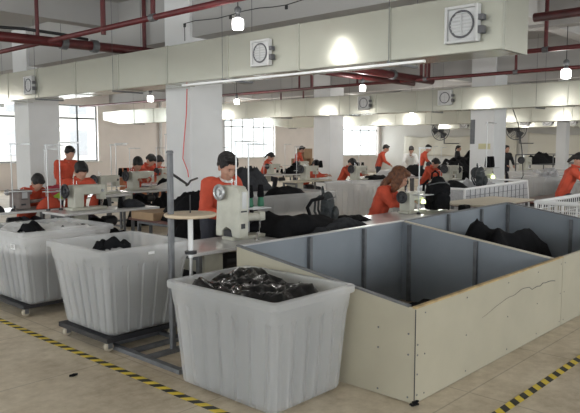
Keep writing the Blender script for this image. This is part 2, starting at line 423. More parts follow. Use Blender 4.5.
for x,y in ((1,6),(1,12),(9.5,.3),(20,22),(28,9),(28,16),(29,21),(12.6,19.5),(8.3,21),(4,18),(18,11),(22,16.5),(30.5,13),(10.5,7.2)):   # added point lights without bulbs, many in view, to brighten the hall
    d=bpy.data.lights.new('bulb_or_fill_light','POINT');d.energy=BE*(.5 if x<2 else 3.2 if x>15 else 1.5);d.shadow_soft_size=.08;d.color=(1,.97,.92)
    lo=bpy.data.objects.new('bulb_or_fill_light',d);C.objects.link(lo);lo.location=(x,y,2.9)

# ------------------------------------------------------------------ floor tapes
def tape(name,label,p0,p1,w=.062,per=.073):
    p0=Vector((*p0,0));p1=Vector((*p1,0));d=(p1-p0).normalized();n=Vector((-d.y,d.x,0));L=(p1-p0).length
    b=MB();k=0;t=0
    while t<L-per:
        b.mi=k%2
        wv=.0015*math.sin(t*3.1)
        q=[p0+d*(t)+n*(-w/2+wv),p0+d*(t+per)+n*(-w/2+wv),p0+d*(t+per+w*.8)+n*(w/2+wv),p0+d*(t+w*.8)+n*(w/2+wv)]
        v0=[b.b.verts.new((x.x,x.y,.0005)) for x in q];v1=[b.b.verts.new((x.x,x.y,.0025)) for x in q]
        b._face(v0[::-1]);b._face(v1)
        for i in range(4): b._face([v0[i],v0[(i+1)%4],v1[(i+1)%4],v1[i]])
        t+=per;k+=1
    tag(b.build(name,[M['blk'],M['yel']]),label,'floor tape',None)
tape('hazard_tape','black and yellow striped floor tape running past the white bins',(2.66,13),(2.66,1.78))
tape('hazard_tape','black and yellow striped floor tape at lower right beside the cream pen',(2.72,1.75),(9,1.72))
# debris on floor
tag(MB().ball((0,0,.012),.03,1.3,.7,.4,1).build('black_scrap',M['black']),'tiny black fabric scrap on the bare floor by the tape','scrap').location=(2.35,4.35,0)

# ------------------------------------------------------------------ storage pen
pen=thing('storage_pen','low cream board pen with blue grey inside and cracked front panel','storage pen',(0,0,0))
X0,X1,X2=3.60,6.05,8.72;Y0,Y1=2.21,3.92;T=.018;HF,HR=.645,.875
def panel(name,quad,nrm,parent,outer=M['pen'],inner=M['penin'],t=T):
    """quad: 4 points of the outer face; nrm: inward normal"""
    b=MB();n=Vector(nrm)*t
    a=[b.b.verts.new(Vector(p)) for p in quad];c=[b.b.verts.new(Vector(p)+n) for p in quad]
    b.mi=0;b._face(a);b.mi=1;b._face(c[::-1])
    b.mi=0
    for i in range(4): b._face([a[i],a[(i+1)%4],c[(i+1)%4],c[i]])
    return b.build(name,[outer,inner],parent)
def hz(y): return HF+(HR-HF)*(y-Y0)/(Y1-Y0)
panel('side_panel',[(X0,Y0,0.005),(X0,Y1,0.005),(X0,Y1,hz(Y1)),(X0,Y0,HF)],(1,0,0),pen)
panel('front_panel',[(X0+T,Y0,0.005),(X0+T+2.56,Y0,0.005),(X0+T+2.56,Y0,HF+.01),(X0+T,Y0,HF)],(0,1,0),pen)
panel('front_panel',[(X0+T+2.568,Y0,0.005),(X2,Y0,0.005),(X2,Y0,HF+.01),(X0+T+2.568,Y0,HF+.01)],(0,1,0),pen)
panel('back_panel',[(X0+T,Y1,0.005),(X1,Y1,0.005),(X1,Y1,HR),(X0+T,Y1,HR)],(0,-1,0),pen)
panel('back_panel',[(X1,Y1,0.005),(X2,Y1,0.005),(X2,Y1,HR+.03),(X1,Y1,HR)],(0,-1,0),pen)
panel('side_panel',[(X2,Y0,0.005),(X2,Y1,0.005),(X2,Y1,HR+.03),(X2,Y0,HF+.01)],(-1,0,0),pen)
panel('divider_panel',[(X1,Y0+T,0.005),(X1,Y1-T,0.005),(X1,Y1-T,HR-.005),(X1,Y0+T,HF)],(1,0,0),pen,outer=M['penin'])
def post(x,y,h,w=.035): MB().box(x-w/2,x+w/2,y-w/2,y+w/2,.005,h).build('post',M['steel'],pen)
for x in (4.48,5.32,6.14): post(x,Y1-T-.02,HR-.01)
for x in (7.04,7.9): post(x,Y1-T-.02,HR+.005)
post(X2-.04,Y1-.04,HR+.01)
for y in (3.82-.02,3.02): post(X1-.02,y,hz(y)-.012)
for y in (3.02,): post(X2-T-.02,y,hz(y)-.01)
for x in (X0+T+.02,X0+T+2.56,X2-.04): post(x,Y0+T+.02,HF-.02)
for x in (4.5,5.3): post(x,Y0+T+.02,HF-.02,.03)
post(X0+T+.02,3.0,hz(3.0)-.02,.03)
def rim(p,q,m,w=.034,h=.012,name='rim_strip'):
    p,q=Vector(p),Vector(q);d=(q-p).normalized();n=Vector((-d.y,d.x,0)).normalized()*w/2;u=Vector((0,0,h))
    b=MB();v=[b.b.verts.new(s) for s in (p-n,p+n,q+n,q-n,p-n+u,p+n+u,q+n+u,q-n+u)]
    for f in((0,3,2,1),(4,5,6,7),(0,1,5,4),(1,2,6,5),(2,3,7,6),(3,0,4,7)): b._face([v[i] for i in f])
    return b.build(name,m,pen)
rim((X0+.012,Y0+.05,HF+.002),(X0+.012,Y1,hz(Y1)+.001),M['steel'])
r=rim((X0-.002,Y0+.008,HF+.001),(X0+T+2.56,Y0+.008,HF+.011),M['wood'],.03,.012);r['label']='pale yellow wooden edge strip'
rim((X0+T+2.57,Y0+.01,HF+.011),(X2,Y0+.01,HF+.011),M['pen'],.026,.008)
rim((X0+.03,Y1-.02,HR+.001),(X1,Y1-.02,HR+.001),M['steell'],.045)
rim((X1,Y1-.02,HR+.001),(X2,Y1-.02,HR+.031),M['steel'],.045)
rim((X1+.009,Y0+.03,HF+.002),(X1+.009,Y1-.05,HR-.004),M['tan'],.04)
rim((X2-.01,Y0+.03,HF+.012),(X2-.01,Y1-.04,HR+.031),M['steel'],.045)
sb=MB()
for x in (3.72,4.3,5.0,5.6,6.14,6.24,7.2):
    for z in (.05,.32,.6): sb.lathe([(.006,-.003),(.006,.0)],(x,Y0-.0005,z),8,'y')
for z in (.06,.2,.33,.4): sb.lathe([(.007,-.003),(.007,.0)],(X0+.03,Y0-.0005,z),8,'y')
for y in (2.26,2.5,2.9):
    for z in (.04,.33,.47): sb.lathe([(.007,-.003),(.007,0)],(X0-.0005,y,z),8,'x')
sb.build('screw',M['steel'],pen)['kind']='stuff'
cr=MB();pp=[]
for i in range(26):
    t=i/25;x=4.55+t*1.45;z=.40+.12*math.sin(t*2.4)*(1-.25*t)+.014*noise.noise(Vector((t*9,1,2)))-(.03 if .62<t<.78 else 0)
    pp.append((x,Y0-.0008,z))
cr.tube(pp,[.0012+.0028*(i/25) for i in range(26)],4)
cr.build('crack',M['dark'],pen)
MB().tube([(X0-.001,Y0-.001,.0),(X0-.001,Y0-.001,.64)],.004,6).build('corner_seam',M['dark'],pen)
b=MB()
for k in range(9): b.ball((X0-.01+R.uniform(-.03,.06),Y0-.012+R.uniform(-.015,.015),.012+R.uniform(0,.015)),.014,1.3,1,.6,1)
b.build('corner_debris',M['black'],pen)

# ------------------------------------------------------------------ bins
def bin_mesh(Lx,Ly,H,tx,ty,ribs=True,t=.012):
    """hollow tapered ribbed tub, base tx x ty, rim Lx x Ly, origin at base centre"""
    b=MB()
    nx=110
    def ring(sx,sy,z,amp,inset=0,rc=.045):
        out=[];hx,hy=sx/2-inset,sy/2-inset;pts=[]
        segs=[((hx,-hy+rc),(hx,hy-rc)),((hx-rc,hy),(-hx+rc,hy)),((-hx,hy-rc),(-hx,-hy+rc)),((-hx+rc,-hy),(hx-rc,-hy))]
        nrm=[(1,0),(0,1),(-1,0),(0,-1)];cc=[(hx-rc,hy-rc),(-hx+rc,hy-rc),(-hx+rc,-hy+rc),(hx-rc,-hy+rc)]
        for i,((a,b2),n) in enumerate(zip(segs,nrm)):
            ln=math.hypot(b2[0]-a[0],b2[1]-a[1])
            for k in range(nx):
                u=k/(nx-1);x=a[0]+(b2[0]-a[0])*u;y=a[1]+(b2[1]-a[1])*u
                ph=math.cos(u*PI*2*(6 if i%2==0 else 5))
                o=-amp*max(0,min(1,(ph-.35)*9))
                pts.append((x+n[0]*o,y+n[1]*o,z))
            for k in range(1,6):
                ang=i*PI/2+k/6*PI/2
                pts.append((cc[i][0]+rc*math.cos(ang),cc[i][1]+rc*math.sin(ang),z))
        return [b.b.verts.new(p) for p in pts]
    def at(f): return tx+(Lx-.05-tx)*f,ty+(Ly-.05-ty)*f
    am=.017 if ribs else 0
    seq=[]
    seq.append(ring(tx-.08,ty-.08,0,0,rc=.05))
    seq.append(ring(tx-.01,ty-.01,.02,0))
    for f in (.05,.3,.55,.76):
        sx,sy=at(f);seq.append(ring(sx,sy,H*f,am))
    sx,sy=at(.8);seq.append(ring(sx+.012,sy+.012,H*.81,0))
    sx,sy=at(.93);seq.append(ring(sx+.012,sy+.012,H-.055,0))
    seq.append(ring(Lx-.006,Ly-.006,H-.05,0,rc=.05));seq.append(ring(Lx,Ly,H-.044,0,rc=.05));seq.append(ring(Lx,Ly,H-.006,0,rc=.05));seq.append(ring(Lx-.01,Ly-.01,H,0,rc=.05))
    seq.append(ring(Lx-.075,Ly-.075,H,0,rc=.04));seq.append(ring(Lx-.085,Ly-.085,H-.012,0,rc=.038))
    for f in (.8,.5,.05):
        sx,sy=at(f);seq.append(ring(sx,sy,H*f,0,inset=t+.008,rc=.036))
    seq.append(ring(tx-.1,ty-.1,.022,0,rc=.04))
    for i in range(len(seq)-1):
        a,c=seq[i],seq[i+1];n=len(a)
        for k in range(n): b._face([a[k],a[(k+1)%n],c[(k+1)%n],c[k]])
    b._face(seq[0][::-1]);b._face(seq[-1])
    return b
def bin_thing(cx,cy,z,Lx,Ly,H,tx,ty,label,group='white plastic bins'):
    root=thing('storage_bin',label,'bin',(cx,cy,z),0,group)
    o=bin_mesh(Lx,Ly,H,tx,ty).build('tub',M['bin'],root);smooth_by_angle(o,32)
    return root
bA=bin_thing(3.15,3.2,.001,.82,1.1,.75,.68,.92,'large white translucent bin in front, full of black film, standing on the floor')
# corner tag & plates
def plate(root,x,y,z,w,h,axis,txt=None):
    p=MB()
    if axis=='y':p.box(x-w/2,x+w/2,y-.003,y,z-h/2,z+h/2)
    else:p.box(x-.003,x,y-w/2,y+w/2,z-h/2,z+h/2)
    o=p.build('label_plate',M['white'],root)
    if txt:
        c=bpy.data.curves.new('bin_number','FONT');c.body=txt;c.size=h*.95;c.align_x='CENTER';c.align_y='CENTER';c.extrude=.001;c.materials.append(M['lab'])
        t0=bpy.data.objects.new('tmp',c);C.objects.link(t0);dg=bpy.context.evaluated_depsgraph_get();dg.update();me=bpy.data.meshes.new_from_object(t0.evaluated_get(dg));bpy.data.objects.remove(t0);t=bpy.data.objects.new('bin_number',me);C.objects.link(t);t.parent=root
        t.location=(x,y-.004,z) if axis=='y' else (x-.004,y,z)
        t.rotation_euler=(PI/2,0,0) if axis=='y' else (PI/2,0,-PI/2)
def trolley(cx,cy,sx,sy,label):
    r=thing('bin_trolley',label,'trolley',(cx,cy,0),0,'bin trolleys')
    f=MB();w=.05;hx,hy=sx/2,sy/2
    f.box(-hx,hx,-hy,-hy+w,.085,.125);f.box(-hx,hx,hy-w,hy,.085,.125);f.box(-hx,-hx+w,-hy+w,hy-w,.085,.125);f.box(hx-w,hx,-hy+w,hy-w,.085,.125);f.box(-hx+w,hx-w,-w/2,w/2,.085,.125)
    f.box(-hx+w,hx-w,-hy+w,hy-w,.115,.124)
    f.build('frame',M['dark'],r)
    for x in(-1,1):
        for y in(-1,1):
            px,py=x*(hx-.05),y*(hy-.06)
            c=MB();c.box(px-.02,px+.02,py-.03,py-.024,.03,.085);c.box(px-.02,px+.02,py+.024,py+.03,.03,.085);c.box(px-.03,px+.03,py-.035,py+.035,.078,.085)
            c=c.build('castor',M['steel'],r)
            MB().lathe([(.02,-.02),(.038,-.018),(.04,0),(.038,.018),(.02,.02)],(px,py,.0405),16,'y').build('wheel',M['rubber'],c,smooth=True)
    return r
trolley(3.17,5.02,.74,.8,'dark castor trolley under the middle white bin')
bB=bin_thing(3.17,4.98,.126,.92,.96,.745,.68,.72,'middle white bin on a castor trolley behind the grey pole stand')
trolley(3.22,6.62,.74,.8,'dark castor trolley under the leftmost white bin')
bC=bin_thing(3.28,6.55,.126,1.05,1.0,.745,.8,.78,'leftmost white bin on a castor trolley, numbered on its front')
plate(bC,-.51,-.33,.60,.09,.05,'x','E5')
plate(bB,.0,-.475,.685,.06,.022,'y')

# ------------------------------------------------------------------ heaps of cloth
def heap(name,label,cx,cy,z,rx,ry,h,m,seed=1,ridge=.5,cat='fabric',group=None,rz=0,n=44,power=2.2,fr=3.0,base=.02):
    b=MB();rings=[];NR=22
    off=Vector((seed*3.7,seed*1.3,seed*.7))
    for i in range(NR+1):
        f=i/NR;row=[]
        for k in range(n):
            t=2*PI*k/n;ct,st=math.cos(t),math.sin(t)
            sq=1/max(1e-3,(abs(ct)**2.6+abs(st)**2.6)**(1/2.6))
            wob=1+.13*noise.noise(Vector((ct*1.4,st*1.4,seed)))
            x=rx*f*ct*sq*wob;y=ry*f*st*sq*wob
            p=Vector((x,y,0))*fr+off
            nn=noise.noise(p*1.0);rd=1-abs(noise.noise(p*1.7+Vector((5,2,1))))*2
            rd2=1-abs(noise.noise(p*4.1))*2
            prof=(1-f**power)
            zz=h*prof*(.72+.45*nn+ridge*.35*rd+ridge*.18*rd2)+base*(1 if f<1 else 0)
            row.append(b.b.verts.new((x,y,max(0.0,zz) if f<1 else 0)))
        rings.append(row)
    for i in range(NR):
        for k in range(n):
            if i==0:continue
            b._face([rings[i][k],rings[i][(k+1)%n],rings[i+1][(k+1)%n],rings[i+1][k]])
    b._face(rings[1])
    for v in rings[0]: b.b.verts.remove(v)
    b._face([v for v in rings[-1]][::-1])
    o=b.build(name,m,None,smooth=True);o.location=(cx,cy,z);o.rotation_euler[2]=rz
    return tag(o,label,cat,group)
def bin_fill(name,label,cx,cy,z0,z1,bx,by,tx,ty,m,seed,amp=.05,fr=5,lean=0):
    """contents that fill a tapered tub from its floor up to a rumpled top"""
    b=MB();n=64;NR=20;rows=[]
    def P(f,t,k):
        ct,st=math.cos(t),math.sin(t);sq=1/(abs(ct)**6+abs(st)**6)**(1/6)
        hx=bx+(tx-bx)*k;hy=by+(ty-by)*k
        return hx*f*ct*sq,hy*f*st*sq
    for kz in range(7):
        k=kz/6;rows.append([b.b.verts.new((*P(.97+.03*noise.noise(Vector((math.cos(2*PI*q/n)*3,k*4,seed))),2*PI*q/n,k),(z1-z0-amp)*k)) for q in range(n)])
    for i in range(1,NR):
        f=1-i/NR;row=[]
        for q in range(n):
            x,y=P(f,2*PI*q/n,1);p=Vector((x,y,0))*fr+Vector((seed*2.3,seed,0))
            rd=1-abs(noise.noise(p*1.3))*2.4;r2=1-abs(noise.noise(p*3.1+Vector((x*3,0,0))))*2.2
            zz=(z1-z0-amp)+min(1,(1-f)*6)*amp*(.7+1.0*noise.noise(p*.6)+.55*rd+.35*r2)+lean*y
            row.append(b.b.verts.new((x,y,zz)))
        rows.append(row)
    for i in range(len(rows)-1):
        for q in range(n): b._face([rows[i][q],rows[i][(q+1)%n],rows[i+1][(q+1)%n],rows[i+1][q]])
    b._face(rows[0][::-1]);b._face(rows[-1])
    o=b.build(name,m,None,smooth=True);o.location=(cx,cy,z0);return tag(o,label,'fabric')
bin_fill('black_film_heap','crumpled shiny black film filling the front white bin',3.13,3.24,.03,.725,.285,.385,.33,.44,M['plast'],3,.07,4.5)
bin_fill('dark_cloth_heap','dark cloth seen through the wall of the middle white bin',3.17,4.98,.155,.62,.285,.305,.355,.37,M['greyf'],5,.12,4)
bin_fill('dark_cloth_heap','dark cloth seen through the wall of the leftmost white bin',3.28,6.55,.155,.60,.345,.335,.42,.40,M['greyf'],6,.12,4)
def folded(name,label,loc,s,seed,m=M['black'],rz=0):
    b=MB();n=14
    rows=[]
    for i in range(n):
        row=[]
        for j in range(n):
            u=i/(n-1);v=j/(n-1)
            x=(u-.5)*s[0];y=(v-.5)*s[1]
            z=s[2]*(math.sin(u*PI)*(.5+.5*noise.noise(Vector((u*3,v*3,seed))))+.35*abs(math.sin(u*5+seed+v*2)))*math.sin(PI*(.08+.84*v))
            row.append(b.b.verts.new((x,y+.03*noise.noise(Vector((u*4,seed,v))),max(.004,z))))
        rows.append(row)
    for i in range(n-1):
        for j in range(n-1): b._face([rows[i][j],rows[i+1][j],rows[i+1][j+1],rows[i][j+1]])
    o=b.build(name,m,None,smooth=True);o.location=loc;o.rotation_euler=(0,0,rz)
    so=o.modifiers.new('s','SOLIDIFY');so.thickness=.008
    return tag(o,label,'fabric')
# ------------------------------------------------------------------ tables
def work_table(x0,x1,y0,y1,h,label,top=M['lam'],motor=True,group='sewing tables',edge=.035,legs=True):
    r=thing('sewing_table',label,'table',((x0+x1)/2,(y0+y1)/2,0),0,group)
    hx,hy=(x1-x0)/2,(y1-y0)/2
    MB().box(-hx,hx,-hy,hy,h-edge,h).build('tabletop',top,r,bevel=.008)
    if legs:
        for x in(-1,1):
            for y in (-1,1):
                px,py=x*(hx-.12),y*(hy-.08)
                MB().box(px-.02,px+.02,py-.02,py+.02,0.001,h-edge).build('leg',M['steel'],r)
            f=MB();px=x*(hx-.12);f.box(px-.025,px+.025,-hy+.02,hy-.02,.04,.075);f.box(px-.02,px+.02,-hy+.1,hy-.1,h-edge-.05,h-edge-.01);f.build('foot_bar',M['steel'],r)
        if motor:
            MB().box(-hx+.14,hx-.14,-.02,.02,.12,.16).build('stretcher',M['steel'],r)
            MB().lathe([(.04,-.12),(.08,-.1),(.08,.08),(.05,.12)],(.1,0,h-.19),14,'x').build('motor',M['dark'],r)
            MB().box(-hx+.2,-hx+.42,-hy+.1,hy-.1,h-.22,h-edge-.005).build('control_box',M['cream'],r)
    return r
work_table(3.58,4.8,4.45,5.1,.76,'near white sewing table holding the big cream machine')
work_table(4.84,6.3,4.3,5.2,.755,'red brown table under the heap of black cloth beside the pen',M['brown'],False)
work_table(6.34,8.75,4.25,5.2,.76,"long white table with the long-haired woman's machine and black backpack",M['lam'],True)
bt=thing('board_table','beige board tabletop with dark edge at the back corner of the pen','table',(10.0,4.85,0))
b=MB();b.poly([(-.75,-.45),(.95,-.42),(1.05,.4),(-.6,.45),(-.85,.1)],.775,.8);b.build('tabletop',M['tan'],bt)
b=MB();b.poly([(-.75,-.45),(.95,-.42),(1.05,.4),(-.6,.45),(-.85,.1)],.762,.774);b.build('edge',M['brown'],bt)
for x,y in((-.6,-.35),(.85,-.33),(.85,.33),(-.5,.33)): MB().box(x-.02,x+.02,y-.02,y+.02,.001,.762).build('leg',M['steel'],bt)

# ------------------------------------------------------------------ sewing machines
def machine(label,kind='post',enamel=M['cream'],lampm=False):
    """arm along +x, handwheel at x=0, bed at z=0, operator at +y"""
    r=thing('sewing_machine',label,'sewing machine',group='industrial sewing machines')
    L=.48 if kind!='tall' else .50
    H=.31 if kind!='tall' else .56
    D=.09 if kind!='tall' else .18
    MB().box(.0,L,-.09,.09,0,.035).build('bed',enamel,r,bevel=.01)
    w=.13
    if kind=='tall':
        pr=[(-D,.035),(-D,.50),(-D+.05,.555),(D*.55,.56),(D*.85,.50),(D,.12),(D,.035),(.09,.035),(.08,.10),(.02,.135),(-.05,.11),(-.07,.035)]
        MB().prism(pr,0,0,w).build('pillar',enamel,r,bevel=.012)
        MB().box(.02,w-.02,-.065,.075,.036,.10).build('gear_case',M['dark'],r)
        sl=MB();sl.box(w*.3,w*.75,-D-.004,-D+.01,.33,.5);sl.build('cover_plate',M['steell'],r)
        sl=MB();sl.box(w*.2,w*.8,-D-.006,-D+.005,.295,.31);sl.box(w*.2,w*.6,-D-.006,-D+.005,.13,.18);sl.build('vent_slot',M['dark'],r)
        MB().box(w,w+.05,-.1,.1,.42,.545).build('arm',enamel,r,bevel=.015)
        MB().tube([(w,-.03,.2),(.3,-.02,.22),(L-.02,-.02,.2)],[.055,.045,.035],12).build('lower_arm',enamel,r,smooth=True)
        hd=(L-.08,L);z0=.17
    else:
        pr=[(-D,.035),(-D,H-.03),(-D+.03,H),(D-.03,H),(D,H-.03),(D,.035)]
        MB().prism(pr,0,0.03,w+.03).build('pillar',enamel,r,bevel=.012)
        MB().prism([(-.06,H-.12),(-.065,H-.02),(-.04,H),(.04,H),(.065,H-.02),(.06,H-.12)],0,w+.03,L-.07).build('arm',enamel,r,bevel=.012)
        hd=(L-.08,L);z0=.12
    MB().box(hd[0],hd[1],-.055,.055,z0,(H if kind!='tall' else .27)-.005).build('head',enamel,r,bevel=.012)
    hw=.075 if kind!='tall' else .07
    hz_=H-.07
    wh=MB();wy=-.0 if kind!='tall' else .07
    wh.torus((-.045,wy,hz_),hw,.016,'x',24,8);wh.lathe([(.025,-.06),(.03,-.05),(.03,.0),(.02,.005)],(0,wy,hz_),16,'x')
    wh.lathe([(hw*.97,-.04),(hw*.97,-.03)],(0,wy,hz_),24,'x')
    wh.build('handwheel',M['steell'] if kind=='tall' else M['dark'],r,smooth=False)
    MB().tube([(hd[0]+.04,0,.03),(hd[0]+.04,0,z0)],.005,8).build('needle_bar',M['chrome'],r)
    MB().box(hd[0]+.03,hd[0]+.05,-.02,.02,.037,.045).box(hd[0]+.055,hd[0]+.062,-.004,.004,.04,z0).build('presser_foot',M['chrome'],r)
    if kind!='tall': MB().lathe([(.018,-.02),(.022,-.012),(.012,0)],(hd[0]+.02,-.055,H-.08),12,'y').build('tension_dial',M['chrome'],r)
    MB().tube([(w-.06,0,H-.01),(w-.06,0,H+.07)],.004,6).tube([(w-.02,0,H-.01),(w-.02,0,H+.05)],.004,6).build('thread_guide',M['chrome'],r)
    if lampm:
        MB().lathe([(.03,0),(.035,.02),(.02,.06)],(hd[0]+.0,-.085,.13),12).build('work_lamp',M['lampg'],r)
    return r
m0=machine('big cream post sewing machine with handwheel on the near white table','tall')
m0.location=(4.31,4.83,.76);m0.scale=(.98,)*3
m1=machine('x','flat',M['cream'])
m1l=machine('x','flat',M['cream'],True)
def mach(x,y,z,rz,label,lampm=False,s=1.0):
    return used(m1l if lampm else m1,FL,loc=(x,y,z),rz=rz,label=label,scale=s)
# ------------------------------------------------------------------ thread stands
def stand_proto(h=1.0,arm=.3,double=False):
    r=thing('thread_stand','x','thread stand')
    MB().tube([(0,0,0),(0,0,h)],.0085,8).build('pole',M['steell'],r)
    if double: MB().tube([(.12,.05,0),(.12,.05,h*.96)],.009,8).build('pole',M['steell'],r)
    MB().box(-.02,arm,-.012,.012,h-.02,h).box(arm*.4,arm*.42,-.1,.1,h-.015,h-.005).build('cross_arm',M['steell'],r)
    MB().lathe([(.03,0),(.03,.02),(.012,.03)],(0,0,0),12).build('clamp',M['dark'],r)
    MB().box(-.03,.26,-.1,.1,.28,.29).build('cone_tray',M['steell'],r)
    return r
sp=stand_proto()
def tstand(x,y,z,rz,label,s=1.0): return used(sp,FL,loc=(x,y,z),rz=rz,label=label,group='thread stands',scale=s)
cp={}
for nm,mm in (('black',M['black']),('green',M['green'])):
    b=MB();b.mi=0;b.lathe([(.034,0),(.038,.02),(.026,.125),(.02,.13)],n=14);cp[nm]=b.build('thread_cone',mm,None,smooth=True);tag(cp[nm],'x','thread cone')
def cone(x,y,z,label,c='black',s=1.0): return used(cp[c],FL,loc=(x,y,z),label=label,group='thread cones',scale=s)

# ------------------------------------------------------------------ people
def remesh(mb,name,m,parent,vox,smooth=2,disp=0.,seed=0,dscale=9):
    o=mb.build(name,m,None)
    md=o.modifiers.new('r','REMESH');md.mode='VOXEL';md.voxel_size=vox;md.use_smooth_shade=True
    if smooth:
        s=o.modifiers.new('s','SMOOTH');s.factor=.5;s.iterations=smooth
    dg=bpy.context.evaluated_depsgraph_get();dg.update()
    me=bpy.data.meshes.new_from_object(o.evaluated_get(dg));me.name=name
    old=o.data;o.modifiers.clear();o.data=me;bpy.data.meshes.remove(old)
    if disp:
        b=bmesh.new();b.from_mesh(me);b.normal_update()
        for v in b.verts:
            p=v.co*dscale+Vector((seed,0,0))
            v.co+=v.normal*disp*(noise.noise(p)+(.6-abs(noise.noise(p*1.3+Vector((3,1,4))))*2)*.8)
        b.to_mesh(me);b.free()
    me.materials.clear();me.materials.append(m)
    for p in me.polygons:p.use_smooth=True
    o.parent=parent
    return o
def limb(b,pts,rs,sub=1,step=.35):
    for i in range(len(pts)-1):
        a,c=Vector(pts[i]),Vector(pts[i+1]);L=(c-a).length
        n=max(2,int(L/(min(rs[i],rs[i+1])*step)))
        n=min(n,26)
        for k in range(n+1):
            t=k/n;b.ball(a.lerp(c,t),rs[i]+(rs[i+1]-rs[i])*t,sub=sub)
def person(name,label,pose,vox=.012,hair='short',hairm=None,jacket=M['orange'],scale=1.0,tilt=.45,hands=True,turn=0.,shirt=True,hs=1.1,bulk=1.0,group='people in orange jackets'):
    """feet origin under the pelvis, faces local -y"""
    r=thing(name,label,'person',group=group,scale=scale)
    P=pose;fine=vox<.01
    pel,che,nk=Vector(P['pelvis']),Vector(P['chest']),Vector(P['neck'])
    hc=Vector(P['head'])
    hm=Matrix.Translation(hc)@Matrix.Rotation(turn,4,'Z')@Matrix.Rotation(tilt,4,'X')
    sub=2 if fine else 1
    b=MB()
    def hb(c,s,q=None):  # ellipsoid in head space
        m=hm@Matrix.Scale(hs,4)@Matrix.Translation(c)@(q or Matrix())@Matrix.Diagonal((*s,1))
        bmesh.ops.create_icosphere(b.b,subdivisions=sub+1 if fine else 2,radius=1,matrix=m)
    hb((0,.015,.025),(.076,.094,.092));hb((0,-.02,-.02),(.064,.072,.088));hb((0,-.045,-.075),(.04,.04,.035))   # skull, face, chin
    hb((0,-.09,-.012),(.013,.02,.026));hb((0,-.097,-.028),(.017,.014,.011))                                # nose
    hb((0,-.072,.03),(.048,.02,.012));hb((0,-.083,-.054),(.024,.012,.008));hb((.034,-.06,-.022),(.02,.02,.02));hb((-.034,-.06,-.022),(.02,.02,.02))
    for s in(-1,1): hb((s*.077,.005,-.01),(.012,.022,.032))
    limb(b,[nk-Vector((0,0,.04)),hc+hm.to_3x3()@Vector((0,.02,-.05))],[.058,.052],sub)
    # trunk under the clothes
    for t in range(8):
        f=t/7;c=pel.lerp(che,f);b.ball(c,1,.135+.015*f,.095,.1,sub)
    b.ball(che.lerp(nk,.5),1,.15,.08,.08,sub)
    def hand(h,el,side):
        h,el=Vector(h),Vector(el);d=(h-el).normalized()
        down=Vector((0,0,-1));sd=d.cross(down)
        if sd.length<.1: sd=Vector((side,0,0))
        sd.normalize();nn=sd.cross(d).normalized()
        if nn.z>0: nn=-nn
        limb(b,[h,h+d*.03,h+d*.075],[.027,.03,.033],sub)
        b.ball(h+d*.055,1,.036,.036,.02,sub,)
        if hands:
            for k,(o,l) in enumerate(((-.03,.062),(-.01,.075),(.011,.07),(.03,.055))):
                p0=h+d*.085+sd*o*.9;p1=p0+d*l*.45+nn*.008;p2=p1+d*l*.35+nn*l*.3;p3=p2+d*l*.1+nn*l*.3
                limb(b,[p0,p1,p2,p3],[.0095,.009,.008,.007],1,.6)
            tside=-1 if (sd.x*side)>0 else 1
            t0=h+d*.035+sd*tside*.026;t1=t0+d*.03+sd*tside*.022+nn*.008;t2=t1+d*.03+nn*.014
            limb(b,[t0,t1,t2],[.012,.0105,.009],1,.6)
    for s in ('l','r'):
        sh,el,wr=P['sh'+s],P['el'+s],P['wr'+s]
        limb(b,[sh,el,wr],[.046,.036,.026],sub)
        hand(wr,el,1 if s=='l' else -1)
        limb(b,[P['hip'+s],P['kn'+s],P['an'+s]],[.075,.052,.036],sub)
        an=Vector(P['an'+s]);limb(b,[an,an+Vector((0,-.14,-.035))],[.036,.03],sub)
    body=remesh(b,'body',M['skin'],r,vox,2 if fine else 1)
    # jacket
    j=MB();pz=pel+Vector((0,0,.02))
    for t in range(12):
        f=t/11;c=pz.lerp(che,f);j.ball(c,1,(.185-.01*math.sin(f*PI)+.01*f)*bulk,.125*bulk,.09,sub)
    j.ball(che+Vector((0,.0,.03)),1,.2,.125,.12,sub);j.ball(che.lerp(nk,.62),1,.135,.095,.07,sub)
    for s in ('l','r'):
        sh,el,wr=Vector(P['sh'+s]),Vector(P['el'+s]),Vector(P['wr'+s])
        limb(j,[che.lerp(nk,.45),sh,el,el.lerp(wr,.9)],[.085*bulk,.078*bulk,.06*bulk,.046*bulk],sub)
    jk=remesh(j,'jacket',jacket,r,max(vox,.011),1,.012 if fine else .009,pel.y*7+che.z)
    # collar
    c=MB();tdir=(hc-nk).normalized()
    for q in range(18):
        t=2*PI*q/18;c.ball(nk+Vector((math.cos(t)*.066,math.sin(t)*.07-.008,.0+.018*math.sin(t))),1,.02,.02,.026,1)
    remesh(c,'collar',M['shirt'] if shirt=='white' else jacket,r,max(vox*.8,.007),1)
    # trousers + shoes
    tr=MB()
    tr.ball(pel-Vector((0,0,.03)),1,.165,.125,.1,sub)
    for s in('l','r'):
        an=Vector(P['an'+s]);limb(tr,[P['hip'+s],P['kn'+s],an+Vector((0,0,.03))],[.095,.072,.055],sub)
    remesh(tr,'trousers',M['trouser'],r,max(vox,.013),1,.006)
    for s in('l','r'):
        an=Vector(P['an'+s]);k=MB();k.ball(an+Vector((0,-.06,-.035)),1,.05,.13,.05,2)
        k.build('shoe',M['dark'],r,smooth=True)
    # hair
    h=MB();b=h;hm_=hm
